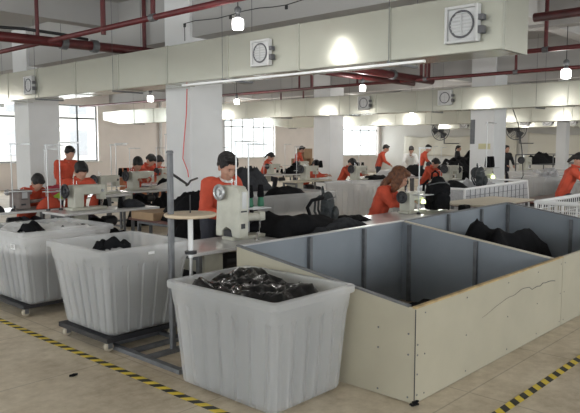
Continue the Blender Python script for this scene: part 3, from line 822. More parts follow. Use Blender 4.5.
    if hair=='short':
        hb((0,.03,.045),(.086,.1,.088));hb((0,-.045,.098),(.062,.04,.028));hb((0,.075,-.0),(.07,.045,.065))
        for s in(-1,1): hb((s*.068,.0,.035),(.02,.045,.045))
    elif hair=='long':
        hb((0,.03,.045),(.09,.103,.092));hb((0,.085,-.05),(.085,.05,.11));hb((0,-.04,.095),(.065,.05,.03))
        for s in(-1,1): hb((s*.078,-.005,-.03),(.022,.06,.11));hb((s*.07,-.03,-.1),(.025,.04,.09))
        hb((0,.1,-.15),(.08,.045,.1))
    else:
        hb((0,.03,.042),(.087,.1,.09));hb((0,-.045,.095),(.062,.035,.025));hb((0,.105,-.02),(.04,.035,.045));hb((0,.11,-.08),(.025,.03,.07))
        for s in(-1,1): hb((s*.068,.0,.03),(.02,.045,.045))
    remesh(h,'hair',hairm or M['hair'],r,max(vox,.007),1,.007 if fine else .004,2.,22)
    if fine:
        for s in(-1,1):
            e=MB();e.ball(hm@Matrix.Scale(hs,4)@Vector((s*.03,-.0905,.012)),1,.011,.005,.0045,2);e.build('eye',M['eye'],r,smooth=True)
            e=MB();e.ball(hm@Matrix.Scale(hs,4)@Vector((s*.031,-.0925,.03)),1,.017,.005,.0035,1);e.build('eyebrow',M['hair'],r)
        e=MB();e.ball(hm@Matrix.Scale(hs,4)@Vector((0,-.094,-.055)),1,.02,.005,.005,2);e.build('lips',M['lips'],r,smooth=True)
    return r
def pose_sit(lean=.25,reach=.0,head_drop=0.,spread=.0):
    y=lambda a:-a*lean/.25
    return dict(pelvis=(0,0,.56),chest=(0,y(.16),.93),neck=(0,y(.24),1.09),head=(0,y(.31),1.2-head_drop),
      shl=(.17,y(.19),1.02),shr=(-.17,y(.19),1.02),ell=(.24,y(.32)-.05,.86),elr=(-.24,y(.32)-.05,.86),
      wrl=(.12,y(.42)-.14-reach,.88),wrr=(-.12,y(.42)-.14-reach,.88),
      hipl=(.09,-.02,.54),hipr=(-.09,-.02,.54),knl=(.12,-.42,.5),knr=(-.12,-.42,.5),anl=(.12,-.36,.09),anr=(-.12,-.36,.09))
def pose_stand(lean=.12,reach=0.,z=.98):
    y=lambda a:-a*lean/.12
    return dict(pelvis=(0,0,.93),chest=(0,y(.06),1.28),neck=(0,y(.11),1.43),head=(0,y(.15)-.02,1.56),
      shl=(.18,y(.07),1.37),shr=(-.18,y(.07),1.37),ell=(.25,y(.1)-.06,1.12),elr=(-.25,y(.1)-.04,1.12),
      wrl=(.13,-.32-reach,z+.04),wrr=(-.13,-.3-reach,z+.04),
      hipl=(.09,0,.9),hipr=(-.09,0,.9),knl=(.1,-.02,.5),knr=(-.1,-.02,.5),anl=(.1,.02,.09),anr=(-.1,.02,.09))
# man at the near table
pm=pose_stand(.2,.06,.92)
for k in pm:
    v=pm[k]
    if v[2]>1.2: pm[k]=(v[0],v[1],v[2]-.16)
pm['head']=(-.06,-.31,1.475)
pm['chest']=(0,-.13,1.2);pm['shl']=(.19,-.14,1.29);pm['shr']=(-.19,-.14,1.29);pm['neck']=(0,-.2,1.335);pm['ell']=(.27,-.2,.98);pm['elr']=(-.27,-.16,1.0)
man=person('person','black haired man in an orange jacket at the big cream sewing machine',pm,.0065,'short',tilt=.5,turn=-.25,shirt='white',hs=1.2,bulk=1.08)
man.location=(4.76,5.56,0);man.rotation_euler[2]=.0;man.scale=(1.0,)*3
# long haired woman
pw=pose_sit(.22,.02)
for k in pw:
    v=pw[k]
    if v[2]>.8: pw[k]=(v[0],v[1],v[2]+.02)
pw['head']=(0.03,-.36,1.235)
wom=person('person','long brown haired woman in an orange jacket bent over her sewing machine',pw,.008,'long',M['hairb'],tilt=.6,turn=.15,shirt=False,hs=1.25,bulk=1.12)
wom.location=(7.93,5.6,0);wom.rotation_euler[2]=.3
# background people
w_sit=person('person','x',pose_sit(.3,.05,.04),.017,'short',tilt=.95,hands=True,hs=1.15)
w_sit2=person('person','x',pose_sit(.22,.0,.02),.017,'tail',tilt=.8,hands=True,hs=1.12)
w_std=person('person','x',pose_stand(.2,.1,.95),.017,'short',tilt=.5,hands=True)
w_dark=person('person','x',pose_stand(.05,.0,.95),.02,'tail',tilt=.1,jacket=M['greyf'],group='people in dark clothes')
stp=thing('work_stool','x','stool')
MB().lathe([(.05,.43),(.16,.435),(.165,.45),(.15,.465),(.03,.47)],n=20).build('seat',M['dark'],stp,smooth=True)
for k in range(4):
    t=PI/4+k*PI/2;MB().tube([(.1*math.cos(t),.1*math.sin(t),.435),(.17*math.cos(t),.17*math.sin(t),.002)],.011,6).build('leg',M['steell'],stp)
def place_person(proto,x,y,rz,label,s=1.0,stool=None,dz=0):
    o=used(proto,FL,loc=(x,y,dz),rz=rz,label=label,scale=s)
    if stool: used(stp,FL,loc=(x,y,max(0,dz)),label=stool,group='work stools')
    return o
used(stp,FL,loc=(7.93,5.64,0),label='round work stool under the long haired woman',group='work stools')
place_person(w_sit,4.74,10.13,.1,'seated person behind the taupe machine at the far left, only black hair and sleeves showing',.97,'stool behind the taupe machine')
place_person(w_sit2,5.3,9.62,-.1,'person with a big black hairdo behind the cream machine on the left',1.1)
place_person(w_std,6.3,11.8,.0,'person standing farther back behind the black haired one at left',1.0)
place_person(w_sit,3.75,11.2,.2,'orange sleeved person cut off by the left edge',.93)
place_person(w_sit,8.29,12.45,-.3,'dark haired person sewing left of the near column',1.12)
place_person(w_sit,9.76,14.45,.4,'orange person half hidden behind the left side of the near column',1.14)
place_person(w_sit,10.63,15.2,.2,'orange sleeved person bending, nearest the left side of the column',1.1)
place_person(w_sit,13.85,12.25,.3,'short haired person sewing at the machine left of the tall white bin',1.0)
place_person(w_sit,14.3,11.35,.35,'short haired person bent over a machine behind the tall white bin',1.04)
place_person(w_sit2,15.86,15.95,.6,'orange person by the thread stands right of the standing man',1.12)
place_person(w_std,18.9,17.15,1.0,'orange person bending in front of the far boxes',1.0)
place_person(w_std,19.65,13.75,.7,'standing orange person left of the white sleeved one, by the far windows',1.03)
place_person(w_std,21.83,13.3,.6,'orange person with one arm stretched toward the black goods far back',1.03)
place_person(w_sit,16.4,9.9,0,'orange jacketed person facing forward between machines left of the middle column',1.04)
place_person(w_dark,26.97,14.56,.3,'dark clothed person at the end of the far black goods',1.02)
place_person(w_dark,22.54,10.24,-.5,'dark clothed person standing just right of the middle column',1.02)
place_person(w_sit2,13.75,5.0,.4,'person with black hair and orange jacket at the right edge',1.18)
ws=person('person','dark haired person with white sleeves leaning over the far table',pose_stand(.5,.2,.9),.02,'tail',tilt=.8,jacket=M['shirt'],group='people in pale clothes')
ws.location=(20.22,12.8,0);ws.rotation_euler[2]=-.9

# ------------------------------------------------------------------ near table things
tstand(4.62,5.03,.76,0,'tall thread stand behind the big cream machine',1.0)
tstand(4.75,4.98,.76,.05,'thinner thread stand pole beside the big cream machine',.97)
cone(4.79,5.0,1.05,'green and black cone nearest the big cream machine, lower part green','green')
cone(4.95,5.0,1.05,'second green cone right of the big cream machine','green')
cone(4.79,5.0,1.15,'black cone stacked on the nearest green cone','black',1.05)
cone(4.95,5.0,1.15,'black cone stacked on the second green cone','black',1.05)
tag(MB().lathe([(.022,0),(.022,.012),(.009,.015),(.009,.07),(.006,.075)],n=14).build('steel_pin',M['chrome'],smooth=True),'small upright steel pin at the right of the near sewing table','pin').location=(4.52,4.62,.76)
# pole stand with tray
ps=thing('pole_stand','grey steel pole stand with welded floor frame and plywood tray','stand',(3.2,4.27,0))
MB().box(-.021,.021,-.021,.021,.03,1.64).build('pole',M['steel'],ps,bevel=.008)
MB().lathe([(.03,1.64),(.03,1.655),(.02,1.665)],n=12).build('pole_cap',M['steel'],ps)
for k,q in enumerate(((-.3,-.25,-.47,.55),(.22,.27,-.47,.55),(-.25,.22,-.47,-.42),(-.25,.22,.5,.55),(-.25,.22,-.03,.02),(-.25,.22,.2,.25))):
    MB().box(*q,.001,.035).build('floor_bar',M['steel'],ps)
MB().lathe([(.205,1.12),(.215,1.13),(.215,1.145),(.205,1.15)],(.16,-.05,0),28).build('tray',M['ply'],ps)
MB().tube([(.16,-.05,.78),(.16,-.05,1.12)],.022,12).build('tray_tube',M['white'],ps)
MB().lathe([(.05,.81),(.05,.835),(.02,.84)],(.16,-.05,0),14).build('clamp',M['dark'],ps)
MB().tube([(.16,-.05,.3),(.16,-.05,.81)],.016,10).build('lower_tube',M['steell'],ps)
MB().tube([(0,0,.35),(.1,-.03,.32),(.16,-.05,.3)],.012,8).build('bracket',M['steel'],ps)
MB().tube([(.16,-.05,1.15),(.16,-.05,1.3)],.006,6).build('pin',M['cable'],ps)

# black cloth on brown table
def cloth(name,label,x0,x1,y0,y1,z,h,m,seed,fr=4,hp=None,cat='fabric'):
    b=MB();n=46;k=30;rows=[]
    for i in range(n):
        row=[]
        for j in range(k):
            u=i/(n-1);v=j/(k-1)
            edge=min(1,min(u,1-u)*5)*min(1,min(v,1-v)*4)
            edge=edge**.6
            p=Vector((u*fr+seed,v*fr*.7,seed))
            q=noise.noise(p);rd=1-abs(noise.noise(p*1.6+Vector((4,0,0))))*2;r2=noise.noise(p*3.5)
            prof=hp(u,v) if hp else 1
            zz=h*edge*max(.08,prof*(.7+.35*q+.22*rd)+.1*r2)
            row.append(b.b.verts.new((x0+(x1-x0)*u+.05*q*(1-edge),y0+(y1-y0)*v+.05*r2*(1-edge),z+zz+.002)))
        rows.append(row)
    for i in range(n-1):
        for j in range(k-1): b._face([rows[i][j],rows[i+1][j],rows[i+1][j+1],rows[i][j+1]])
    bot=[rows[i][0] for i in range(n)]+[rows[-1][j] for j in range(1,k)]+[rows[i][-1] for i in range(n-2,-1,-1)]+[rows[0][j] for j in range(k-2,0,-1)]
    for v in bot: v.co.z=z+.001
    b._face(bot[::-1])
    return tag(b.build(name,m,None,smooth=True),label,cat)
cloth('black_cloth','pile of black cloth pieces on the table right of the big machine',4.72,5.95,4.42,5.15,.762,.22,M['black'],2.3,fr=2.2,hp=lambda u,v:1.2-.6*u)
cloth('grey_cloth','dark grey cloth folded over the front of the black cloth pile',5.05,6.12,4.36,4.62,.762,.13,M['greyf'],7.1,hp=lambda u,v:.6+.6*u)
cloth('black_cloth','flat black cloth reaching toward the woman on the long white table',6.15,6.75,4.8,5.15,.762,.07,M['black'],4.4)
def backpack(name,label,loc,rz,s,m,g='backpacks'):
    r=thing(name,label,'backpack',loc,rz,g,s)
    b=MB();b.ball((0,0,.2),1,.15,.09,.2,2);b.box(-.13,.13,-.06,.07,.01,.3);remesh(b,'bag_body',m,r,.014,3,.012,1.,12)
    b=MB();b.ball((0,-.1,.12),1,.11,.045,.1,2);b.box(-.09,.09,-.125,-.06,.04,.17);remesh(b,'front_pocket',m,r,.012,2,.006)
    MB().tube([(-.14,-.02,.3),(-.05,-.1,.33),(.05,-.1,.33),(.14,-.02,.3)],.008,6).build('zip',M['steel'],r)
    MB().tube([(-.05,.06,.36),(-.04,.07,.43),(.0,.07,.46),(.04,.07,.43),(.05,.06,.36)],.011,8).build('carry_handle',m,r)
    for x in(-.08,.08): MB().tube([(x,.08,.35),(x*1.3,.14,.3),(x*1.4,.15,.15),(x*1.2,.09,.03)],.016,8).build('shoulder_strap',m,r)
    return r
backpack('backpack','dark grey green backpack standing on the black cloth table',(6.12,5.02,.77),.5,.95,M['pack'])
backpack('backpack','black backpack slumped on the long white table beside the woman',(8.45,4.85,.762),-.5,1.25,M['black'])
backpack('backpack','grey backpack sitting on the netted cart near the middle column',(11.6,5.75,.93),.3,.95,M['pack'])
tag(MB().tube([(5.78,5.0,.86),(5.72,5.0,.98),(5.8,5.0,1.06),(6.0,5.0,1.08)],.022,10).build('bag_strap',M['black'],smooth=True),'padded black bag strap looping left of the grey green backpack','strap')
mach(7.66,4.93,.762,0,"cream sewing machine with dark handwheel in front of the long-haired woman",True,.97)
tstand(7.78,4.76,.762,0,'thread stand pole beside the long-haired woman',.92)
tag(MB().box(-.09,.09,-.06,.06,0,.09).build('folded_bag',M['black'],bevel=.02),'small flat black purse lying by the backpack on the long white table','bag').location=(8.6,4.5,.762)

cloth('black_cloth_heap','black cloth heap in the far compartment of the pen',6.75,8.6,3.0,3.85,.005,.80,M['black'],5.2,fr=2.4,hp=lambda u,v:1.15-.62*u)
# bin contents visible
folded('black_cloth_scrap','black cloth strip folded on the rim of the middle white bin',(2.95,4.93,.80),(.2,.12,.13),2,rz=.7)
folded('black_cloth_scrap','second black cloth strip sticking up from the middle white bin',(3.03,4.83,.82),(.26,.08,.13),5,rz=-.5)
folded('black_cloth_scrap','dark triangular cloth heap in the leftmost white bin',(3.02,6.35,.82),(.22,.18,.17),3,rz=.3)
bin_fill('white_packing','pale packing sheets just under the rim of the leftmost white bin',3.28,6.55,.62,.83,.425,.405,.435,.41,M['white'],11,.06,5)
for i,(x,y) in enumerate(((3.35,6.3),(3.5,6.3),(3.62,6.38))): folded('black_cloth_scrap','small black scrap on the packing in the leftmost bin, '+('left','middle','right')[i]+' of three',(x,y,.82),(.1,.07,.06),i+8,rz=i)
# pen contents
heap('black_cloth_heap','small bit of black cloth deep in the near compartment of the pen',4.75,2.75,.02,.8,.4,.34,M['black'],12,.5,fr=2)

# ------------------------------------------------------------------ left background rows
work_table(3.4,4.97,9.2,9.85,.76,'worktop holding the taupe machine at the far left')
work_table(4.45,6.05,8.35,9.0,.76,'white worktop holding the cream machine left of the column')
tq=machine('taupe covered sewing machine with orange cloth at the far left','tall',M['taupe']);tq.location=(4.27,9.5,.762);tq.scale=(1.36,.9,.52)
mach(4.72,8.72,.762,0,'cream sewing machine with orange sleeves behind it, left of the column',False,1.2)
tstand(4.2,9.38,.76,-.1,'thread stand with long cross arm at the far left, before the column',.98)
tstand(4.72,8.95,.76,-.1,'thread stand pole left of the cream machine',1.0)
tstand(4.55,9.0,.76,.1,'thin thread stand with short arm before the left window',.96)
cone(5.4,8.85,.76,'black cone beside the cream machine on the left')
for nm,x,y,z,rx,ry,h,m,l,sd in (
 ('crimson_cloth',5.72,10.95,.79,.38,.22,.24,'crim','crimson cloth pile between the two people at left',2),
 ('lime_cloth',5.75,10.85,.78,.3,.2,.1,'lime','lime green cloth under the crimson pile',3),
 ('orange_cloth',4.7,9.28,.765,.2,.06,.16,'orange','orange cloth hanging by the taupe machine',4),
 ('orange_cloth',5.3,8.98,.765,.1,.06,.2,'orange','orange cloth bunched under the left cream machine arm',6)):
    heap(nm,l,x,y,z,rx,ry,h,M[m],sd,.5)
work_table(5.2,7.1,10.7,11.35,.78,'worktop with crimson and lime cloth at left',M['lam'],False)
work_table(7.3,9.1,11.5,12.15,.76,'worktop with the cream machine just left of the near column')
mach(7.75,11.8,.762,0,'cream machine with orange cloth nearest the left side of the column',False,1.3)
tstand(7.6,12.0,.76,0,'thread stand before the pink wall, tall one left of the column',1.0)
cone(7.7,12.0,1.051,'black cone on the stand left of the near column, first of two',s=1.4)
cone(7.82,12.0,1.051,'black cone on the stand left of the near column, second of two',s=1.4)
work_table(9.3,11.3,13.4,14.0,.76,'far worktop touching the left side of the near column')
mach(9.9,13.7,.762,0,'distant cream machine partly behind the near column',False,1.2)
tstand(10.25,13.85,.76,0,'thread stand under the three black cones beside the near column',1.25)
for i,x in enumerate((10.33,10.42,10.51)): cone(x,13.85,1.124,'black cone above the bending orange person, '+('left','middle','right')[i]+' of three',s=1.2)
tag(MB().box(-.95,.95,-.02,.02,0.001,1.0).build('board_screen',M['gold']),'orange brown board screen below the left window','screen').location=(12.6,18.2,0)
tstand(10.6,17.0,0,0,'thin pale rack arm against the pink wall',1.75)
# box and heap behind tray
ct=work_table(5.05,6.45,6.5,7.7,.72,'low table of cardboard and black goods left of the standing man',M['brown'],False)
tag(MB().box(-.35,.35,-.25,.25,0,.1).build('cardboard_box',M['card'],bevel=.004),'flat brown cardboard box beside the black goods','box').location=(5.35,7.3,.722)
heap('black_goods','large black cloth mound between the tray stand and the near column',5.8,6.85,.722,.75,.5,.42,M['black'],21,.6,power=2.2,fr=2.4)
heap('black_goods','black cloth slumped from the low table toward the middle bin',5.0,6.2,.02,.5,.5,.72,M['black'],22,.6,power=3)

# ------------------------------------------------------------------ middle background
bD=bin_thing(8.7,8.35,.02,2.3,.95,.82,2.0,.8,'long white bin behind the grey green backpack')
heap('black_goods','black cloth piled high on the long white bin',8.95,8.35,.5,.62,.4,.62,M['black'],31,.2,fr=2,power=2.6)
heap('black_goods','low black cloth left of the high pile on the long white bin',8.0,8.3,.5,.5,.36,.40,M['black'],33,.2,fr=2,power=3)
heap('grey_goods','dark grey and red odds and ends behind the black pile',9.0,9.6,.78,.8,.3,.4,M['greyf'],32,.8,fr=4)
work_table(8.2,9.9,9.3,9.95,.78,'worktop crowded with dark goods behind the long white bin')
bE=bin_thing(12.75,9.55,.02,1.15,1.15,.82,1.05,1.05,'tall ribbed white bin in the middle, in front of a bending person')
bF=bin_thing(11.7,7.55,.02,1.1,.75,.55,.95,.65,'low white bin left of the long-haired woman')
heap('black_goods','black cloth lying in the low white bin left of the woman',11.7,7.55,.06,.4,.25,.5,M['black'],34)
work_table(12.4,13.9,11.25,11.85,.78,'pale worktop left of the tall white bin',M['tan'])
mach(13.0,11.55,.782,0,'cream machine in front of the short haired person at centre',False,1.25)
for i,x in enumerate((13.75,13.95)): cone(x,11.7,1.1,'black cone right of the centre machine, '+('left','right')[i]+' of the pair',s=1.5)
work_table(13.4,15.3,10.3,10.9,.78,'worktop behind the tall white bin')
mach(13.95,10.6,.782,0,'cream machine on the worktop behind the tall white bin',False,1.25)
tstand(14.5,10.8,.78,0,'thread stand over the machine behind the tall white bin',.95)
for i,x in enumerate((14.35,14.55,14.75)): cone(x,10.85,1.08,'black cone behind the tall white bin, '+('left','middle','right')[i]+' of three',s=1.3)
cloth('black_cloth','black cloth on the worktop behind the tall white bin',14.5,15.3,10.3,10.75,.78,.12,M['black'],12)
cloth('white_cloth','white cloth draped behind the woman head',15.6,16.8,10.4,11.2,.8,.22,M['white'],14)
work_table(15.5,18.0,10.3,11.3,.79,'table with white cloth and black goods behind the woman')
heap('black_goods','black goods on the table behind the woman head',17.3,10.7,.79,.6,.35,.3,M['black'],36)
# stands & tables near the third window
work_table(14.6,16.8,14.6,15.3,.77,'worktop under the third window, with thread stands')
tstand(14.9,14.9,.77,0,'thread stand under the third window, left one',1.0)
tstand(15.9,14.9,.77,0,'thread stand under the third window, right one',1.0)
mach(15.2,15.0,.772,0,'small distant machine under the third window',False,1.1)
for i,x in enumerate((15.75,15.95,16.15,16.35)): cone(x,15.1,.77,'black cone under the third window, %s of four'%('first','second','third','last')[i],s=1.3)
work_table(17.0,20.2,15.2,16.2,.8,'far table with white and black goods before the bending person')
heap('white_goods','white goods on the far table before the bending person',17.5,15.6,.8,.4,.3,.3,M['white'],41)
heap('black_goods','black goods on the far table beside the white goods',18.6,15.7,.8,.6,.3,.3,M['black'],42)
heap('black_goods','dark goods heap under the third window',16.3,14.9,.77,.35,.25,.3,M['black'],43)
for i,(x,y,z) in enumerate(((19.4,17.4,.8),(19.9,17.2,.8),(19.6,17.3,1.2))):
    tag(MB().box(-.25,.25,-.2,.2,0,.4).build('cardboard_box',M['card'],bevel=.005),'brown carton behind the bending person, '+('left','right','upper')[i]+' of three','box','far cartons').location=(x,y,z)
work_table(19.0,20.6,16.9,17.7,.8,'far table carrying brown cartons')
eb=thing('switch_box','small grey switch box on the white wall beside the third window','switch box',(0,0,0))
work_table(19.0,23.0,11.2,12.0,.8,'long far table with black goods')
heap('black_goods','wide black goods pile on the long far table',21.2,11.55,.8,1.5,.32,.35,M['black'],44)
work_table(24.0,29.0,12.9,14.1,.8,'far table heaped with black bags left of the middle column')
for i,(x,y,rx,h) in enumerate(((24.6,13.4,.5,.45),(28.2,13.5,.7,.5),(26.4,13.5,1.3,.6))):
    heap('black_goods','big black bag mound left of the middle column, '+('nearest','right','rear')[i]+' of three',x,y,.8,rx,.5,h,M['black'],50+i,.15,power=6,group='black bag mounds')
# rack frame for the far black goods
# second machine group near the middle column
work_table(13.3,15.2,6.55,7.2,.76,'worktop with the cream machine in front of the middle column')
mach(13.75,6.9,.762,0,'cream machine with two black cones before the middle column',True,1.4)
for i,x in enumerate((14.47,14.68)): cone(x,7.0,1.196,'black cone against the middle column, '+('left','right')[i]+' of the pair',s=2.0)
tstand(14.4,7.0,.76,0,'thread stand holding the two cones before the middle column',1.5)
work_table(15.3,17.8,8.5,9.15,.77,'worktop of the orange person left of the middle column')
mach(15.7,8.8,.772,0,'distant cream machine left of the middle column',False,1.3)
heap('dark_goods','dark goods at the worktop left of the middle column',16.9,8.7,.77,.4,.25,.25,M['black'],46)
tag(MB().box(-.02,0,-.06,.06,0,.62).build('switch_strip',M['steel']),'dark vertical switch strip on the left edge of the middle column','switch').location=(15.503,7.93,1.75)
tag(MB().box(-.01,.0,-.16,.16,0,.14).build('notice',M['sign']),'small yellowish notice on the middle column','notice').location=(15.503,7.6,1.62)

for i,(x,y,l) in enumerate(((8.9,9.6,'small machine on the crowded worktop behind the long white bin'),(6.55,11.05,'machine near the crimson cloth pile'),(16.4,8.8,'second distant machine left of the middle column'),(17.2,15.5,'small machine on the far table before the bending person'),(19.6,11.6,'machine on the long far table with black goods'))):
    mach(x,y,.78 if i in(0,1) else .772 if i==2 else .8,.2*(i%3),l,False,1.15)
for x,y,z,l in ((8.5,9.75,.78,'thread stand over the crowded worktop behind the long white bin'),(4.9,9.75,.76,'thread stand beside the taupe machine'),(7.9,11.95,.76,'second thread stand left of the near column'),(10.0,13.9,.76,'thread stand partly behind the near column'),(13.0,11.75,.78,'thread stand at the centre worktop'),(15.9,9.05,.77,'thread stand left of the middle column'),(17.6,16.0,.8,'thread stand on the far table'),(20.4,11.9,.8,'thread stand on the long far table')):
    tstand(x,y,z,0,l,.9)
for i,(x,y) in enumerate(((8.25,9.7),(8.4,9.62),(9.5,9.6),(9.65,9.65))): cone(x,y,.78,'black cone on the crowded worktop, %s from the left'%('first','second','third','fourth')[i],s=1.7)
for i,(x,y) in enumerate(((5.35,8.9),(5.5,8.6),(5.7,8.9))): cone(x,y,.76,('pale','red','dark')[i]+' cone spot on the worktop left of the column' if 0 else 'black cone on the white worktop left of the column, %s one'%('rear left','front','right')[i],s=1.1)
heap('orange_cloth','orange cloth beside the cone on the crowded worktop',9.3,9.5,.78,.15,.12,.14,M['orange'],90,.3)
heap('dark_goods','dark tools and cloth under the left cream machine',5.75,8.65,.76,.2,.15,.1,M['greyf'],91,.6)
heap('dark_goods','dark odds and ends on the taupe machine worktop',3.9,9.35,.76,.16,.12,.12,M['greyf'],92,.6)
heap('pale_cloth','pale cloth on the worktop just left of the near column',8.7,11.75,.76,.3,.2,.14,M['shirt'],93,.3)
heap('black_goods','black goods on the worktop just left of the near column',8.85,11.95,.76,.25,.15,.3,M['black'],94,.3)
for x,y,rx,ry,h,l,k in ((4.1,9.5,.45,.2,.6,'dark heap added to darken under the taupe machine worktop',101),(5.3,8.68,.5,.2,.6,'dark heap added to darken under the white worktop left of the column',102),(8.2,11.8,.5,.2,.6,'dark heap added to darken under the worktop left of the near column',103),(4.6,7.7,.35,.3,.62,'dark heap added to darken between the leftmost bin and the low table',104),(10.3,13.7,.5,.2,.55,'dark heap added to darken under the worktop touching the near column',105),(14.3,10.6,.5,.2,.55,'dark heap added to darken under the worktop behind the tall white bin',106)):
    heap('black_goods',l,x,y,.002,rx,ry,h,M['black'],k,.2,power=5)  # dark heaps added to darken the bright floor under and between the tables
# netted cart with slanted rim
def netcart():
    r=thing('netted_cart','long white framed cart with grey netting in front of the middle column','cart',(10.6,5.55,0))
    L,W,z1=2.7,.95,.93
    f=MB();t=.022
    for y in(0,W):
        f.tube([(0,y,.93),(L,y,.98)],t,8);f.tube([(0,y,.15),(L+.15,y,.15)],t,8);f.tube([(L,y,.98),(L+.2,y,.12)],t,8);f.tube([(0,y,.93),(0,y,.12)],t,8)
    for x,z in((0,.93),(L,.98),(0,.15),(L+.15,.15)): f.tube([(x,0,z),(x,W,z)],t,8)
    f.build('frame',M['mesh'],r)
    n=MB()
    for y in(0,W): n.prism([(0,.15),(L+.15,.15),(L,.96),(0,.91)],1,y-.004,y+.004)
    n.box(-.004,.004,0,W,.15,.91);n.box(0,L,0,W,.14,.15)
    n.build('netting',M['net'],r)
    m=MB()
    for k in range(1,14): m.tube([(L*k/14,-.012,.16),(L*k/14,-.012,.92)],.006,4)
    for k in range(1,6): m.tube([(0,-.012,.15+.13*k),(L,-.012,.15+.135*k)],.005,4)
    m.build('net_cord',M['steel'],r)
    for x in(.1,L-.05):
        for y in(.08,W-.08): MB().lathe([(.03,-.015),(.06,-.013),(.06,.013),(.03,.015)],(x,y,.0605),14,'y').build('wheel',M['rubber'],r)
    return r
netcart()
heap('grey_goods','grey sheets filling the netted cart',12.0,6.05,.16,1.2,.38,.82,M['net'],60,.6,power=4,fr=2)
heap('black_goods','black cloth on top of the netted cart left of the grey backpack',11.0,6.0,.86,.4,.28,.16,M['black'],61)
# white wire crate
def crate(name,label,x0,x1,y0,y1,z0,z1,m):
    r=thing(name,label,'wire crate',(x0,y0,z0));L,W,H=x1-x0,y1-y0,z1-z0
    f=MB()
    for z in(0,H):
        f.tube([(0,0,z),(L,0,z),(L,W,z),(0,W,z),(0,0,z)],.03 if z else .014,8)
    for x in (0,L):
        for y in(0,W): f.tube([(x,y,0),(x,y,H)],.022,8)
    f.build('rim',m,r)
    g=MB();nx=int(L/.09);ny=int(W/.09);nz=int(H/.1)
    for k in range(1,nx):
        x=L*k/nx
        for y in(0,W): g.tube([(x,y,0),(x,y,H)],.007,4)
        g.tube([(x,0,0),(x,W,0)],.007,4)
    for k in range(1,ny):
        y=W*k/ny
        for x in(0,L): g.tube([(x,y,0),(x,y,H)],.007,4)
    for k in range(1,nz): 
        z=H*k/nz;g.tube([(0,0,z),(L,0,z),(L,W,z),(0,W,z),(0,0,z)],.006,4)
    g.build('wire_grid',m,r)
    return r
crate('wire_crate','white wire crate behind the right end of the pen',9.2,11.2,2.75,3.7,.38,.9,M['mesh'])
work_table(9.1,11.3,2.65,3.8,.36,'low dark platform under the white wire crate',M['brown'],False)
# right side
work_table(12.6,14.6,3.5,4.15,.83,'pale worktop of the person at the right edge',M['tan'])
work_table(13.7,16.4,5.2,6.2,.5,'low dark bench behind the netted cart',M['brown'],False)
for i,(x,y,lx,ly,h,l) in enumerate(((18.6,7.2,2.6,1.0,.85,'long white bin right of the middle column, front one'),(22.0,8.6,3.2,1.2,.85,'white bin farther back right of the middle column'),(17.8,5.6,2.2,1.0,.8,'white bin nearest the person at the right edge'))):
    bin_thing(x,y,.02,lx,ly,h,lx-.3,ly-.2,l)
    heap('white_goods','white sheets in the '+('front long','farther','right-hand')[i]+' white bin right of the column',x,y,.06,lx*.38,ly*.3,h*1.0,M['net'],70+i,power=5,fr=2)
rk=thing('goods_rack','dark steel rack table with black goods at far right','rack',(26.5,11.6,0))
MB().box(0,4.6,-1.6,0,.93,.97).build('shelf',M['steel'],rk)
for x in (0,1.5,3.0,4.56):
    for y in(-1.6,-.04): MB().box(x,x+.04,y,y+.04,.001,1.35).build('post',M['steel'],rk)
MB().box(0,4.6,-1.6,-1.56,1.31,1.35).box(0,4.6,-.04,0,1.31,1.35).build('top_rail',M['steel'],rk)
heap('black_goods','long black goods pile on the far right rack',27.8,11.0,.97,1.6,.55,.42,M['black'],80,.4)
mach(21.8,9.3,.88,0,'far machine among the goods right of the middle column',False,1.4)
# tarp, fans
b=MB();rows=[]
for i in range(30):
    row=[]
    for j in range(14):
        u,v=i/29,j/13
        y=9.8+5.2*u;z=1.0+1.45*v-.16*math.sin(u*PI)*v
        row.append(b.b.verts.new((35.85-.06*math.sin(u*22+v*3)-.04*noise.noise(Vector((u*6,v*4,0))),y,z)))
    rows.append(row)
for i in range(29):
    for j in range(13): b._face([rows[i][j],rows[i+1][j],rows[i+1][j+1],rows[i][j+1]])
o=tag(b.build('wall_tarp',M['tarp'],smooth=True),'cream tarpaulin hung on the back wall at right','tarpaulin');o.modifiers.new('s','SOLIDIFY').thickness=.01
b=MB();rows=[]
for i in range(40):
    row=[]
    for j in range(10):
        u,v=i/39,j/9
        row.append(b.b.verts.new((35.85-.05*math.sin(u*40+v*3),15.6+7.5*u,1.1+1.25*v-.1*math.sin(u*PI*3)**2*v)))
    rows.append(row)
for i in range(39):
    for j in range(9): b._face([rows[i][j],rows[i+1][j],rows[i+1][j+1],rows[i][j+1]])
o=tag(b.build('wall_tarp',M['tarp'],smooth=True),'long cream sheet hung on the back wall left of the middle column','tarpaulin');o.modifiers.new('s','SOLIDIFY').thickness=.01
fan=thing('wall_fan','x','fan')
f=MB()
for k in range(6): f.torus((0,0,0),.09+.055*k,.006,'x',28,4)
for k in range(12):
    t=2*PI*k/12
    for s in(-1,1): f.tube([(s*.08,.03*math.cos(t),.03*math.sin(t)),(s*.07,.25*math.cos(t),.25*math.sin(t)),(0,.38*math.cos(t),.38*math.sin(t))],.005,4)
f.torus((0,0,0),.38,.014,'x',28,5);f.build('fan_cage',M['steel'],fan)
MB().lathe([(.03,-.1),(.09,-.06),(.09,.06),(.05,.2)],(0,0,0),14,'x').build('fan_motor',M['dark'],fan,smooth=True)
f=MB()
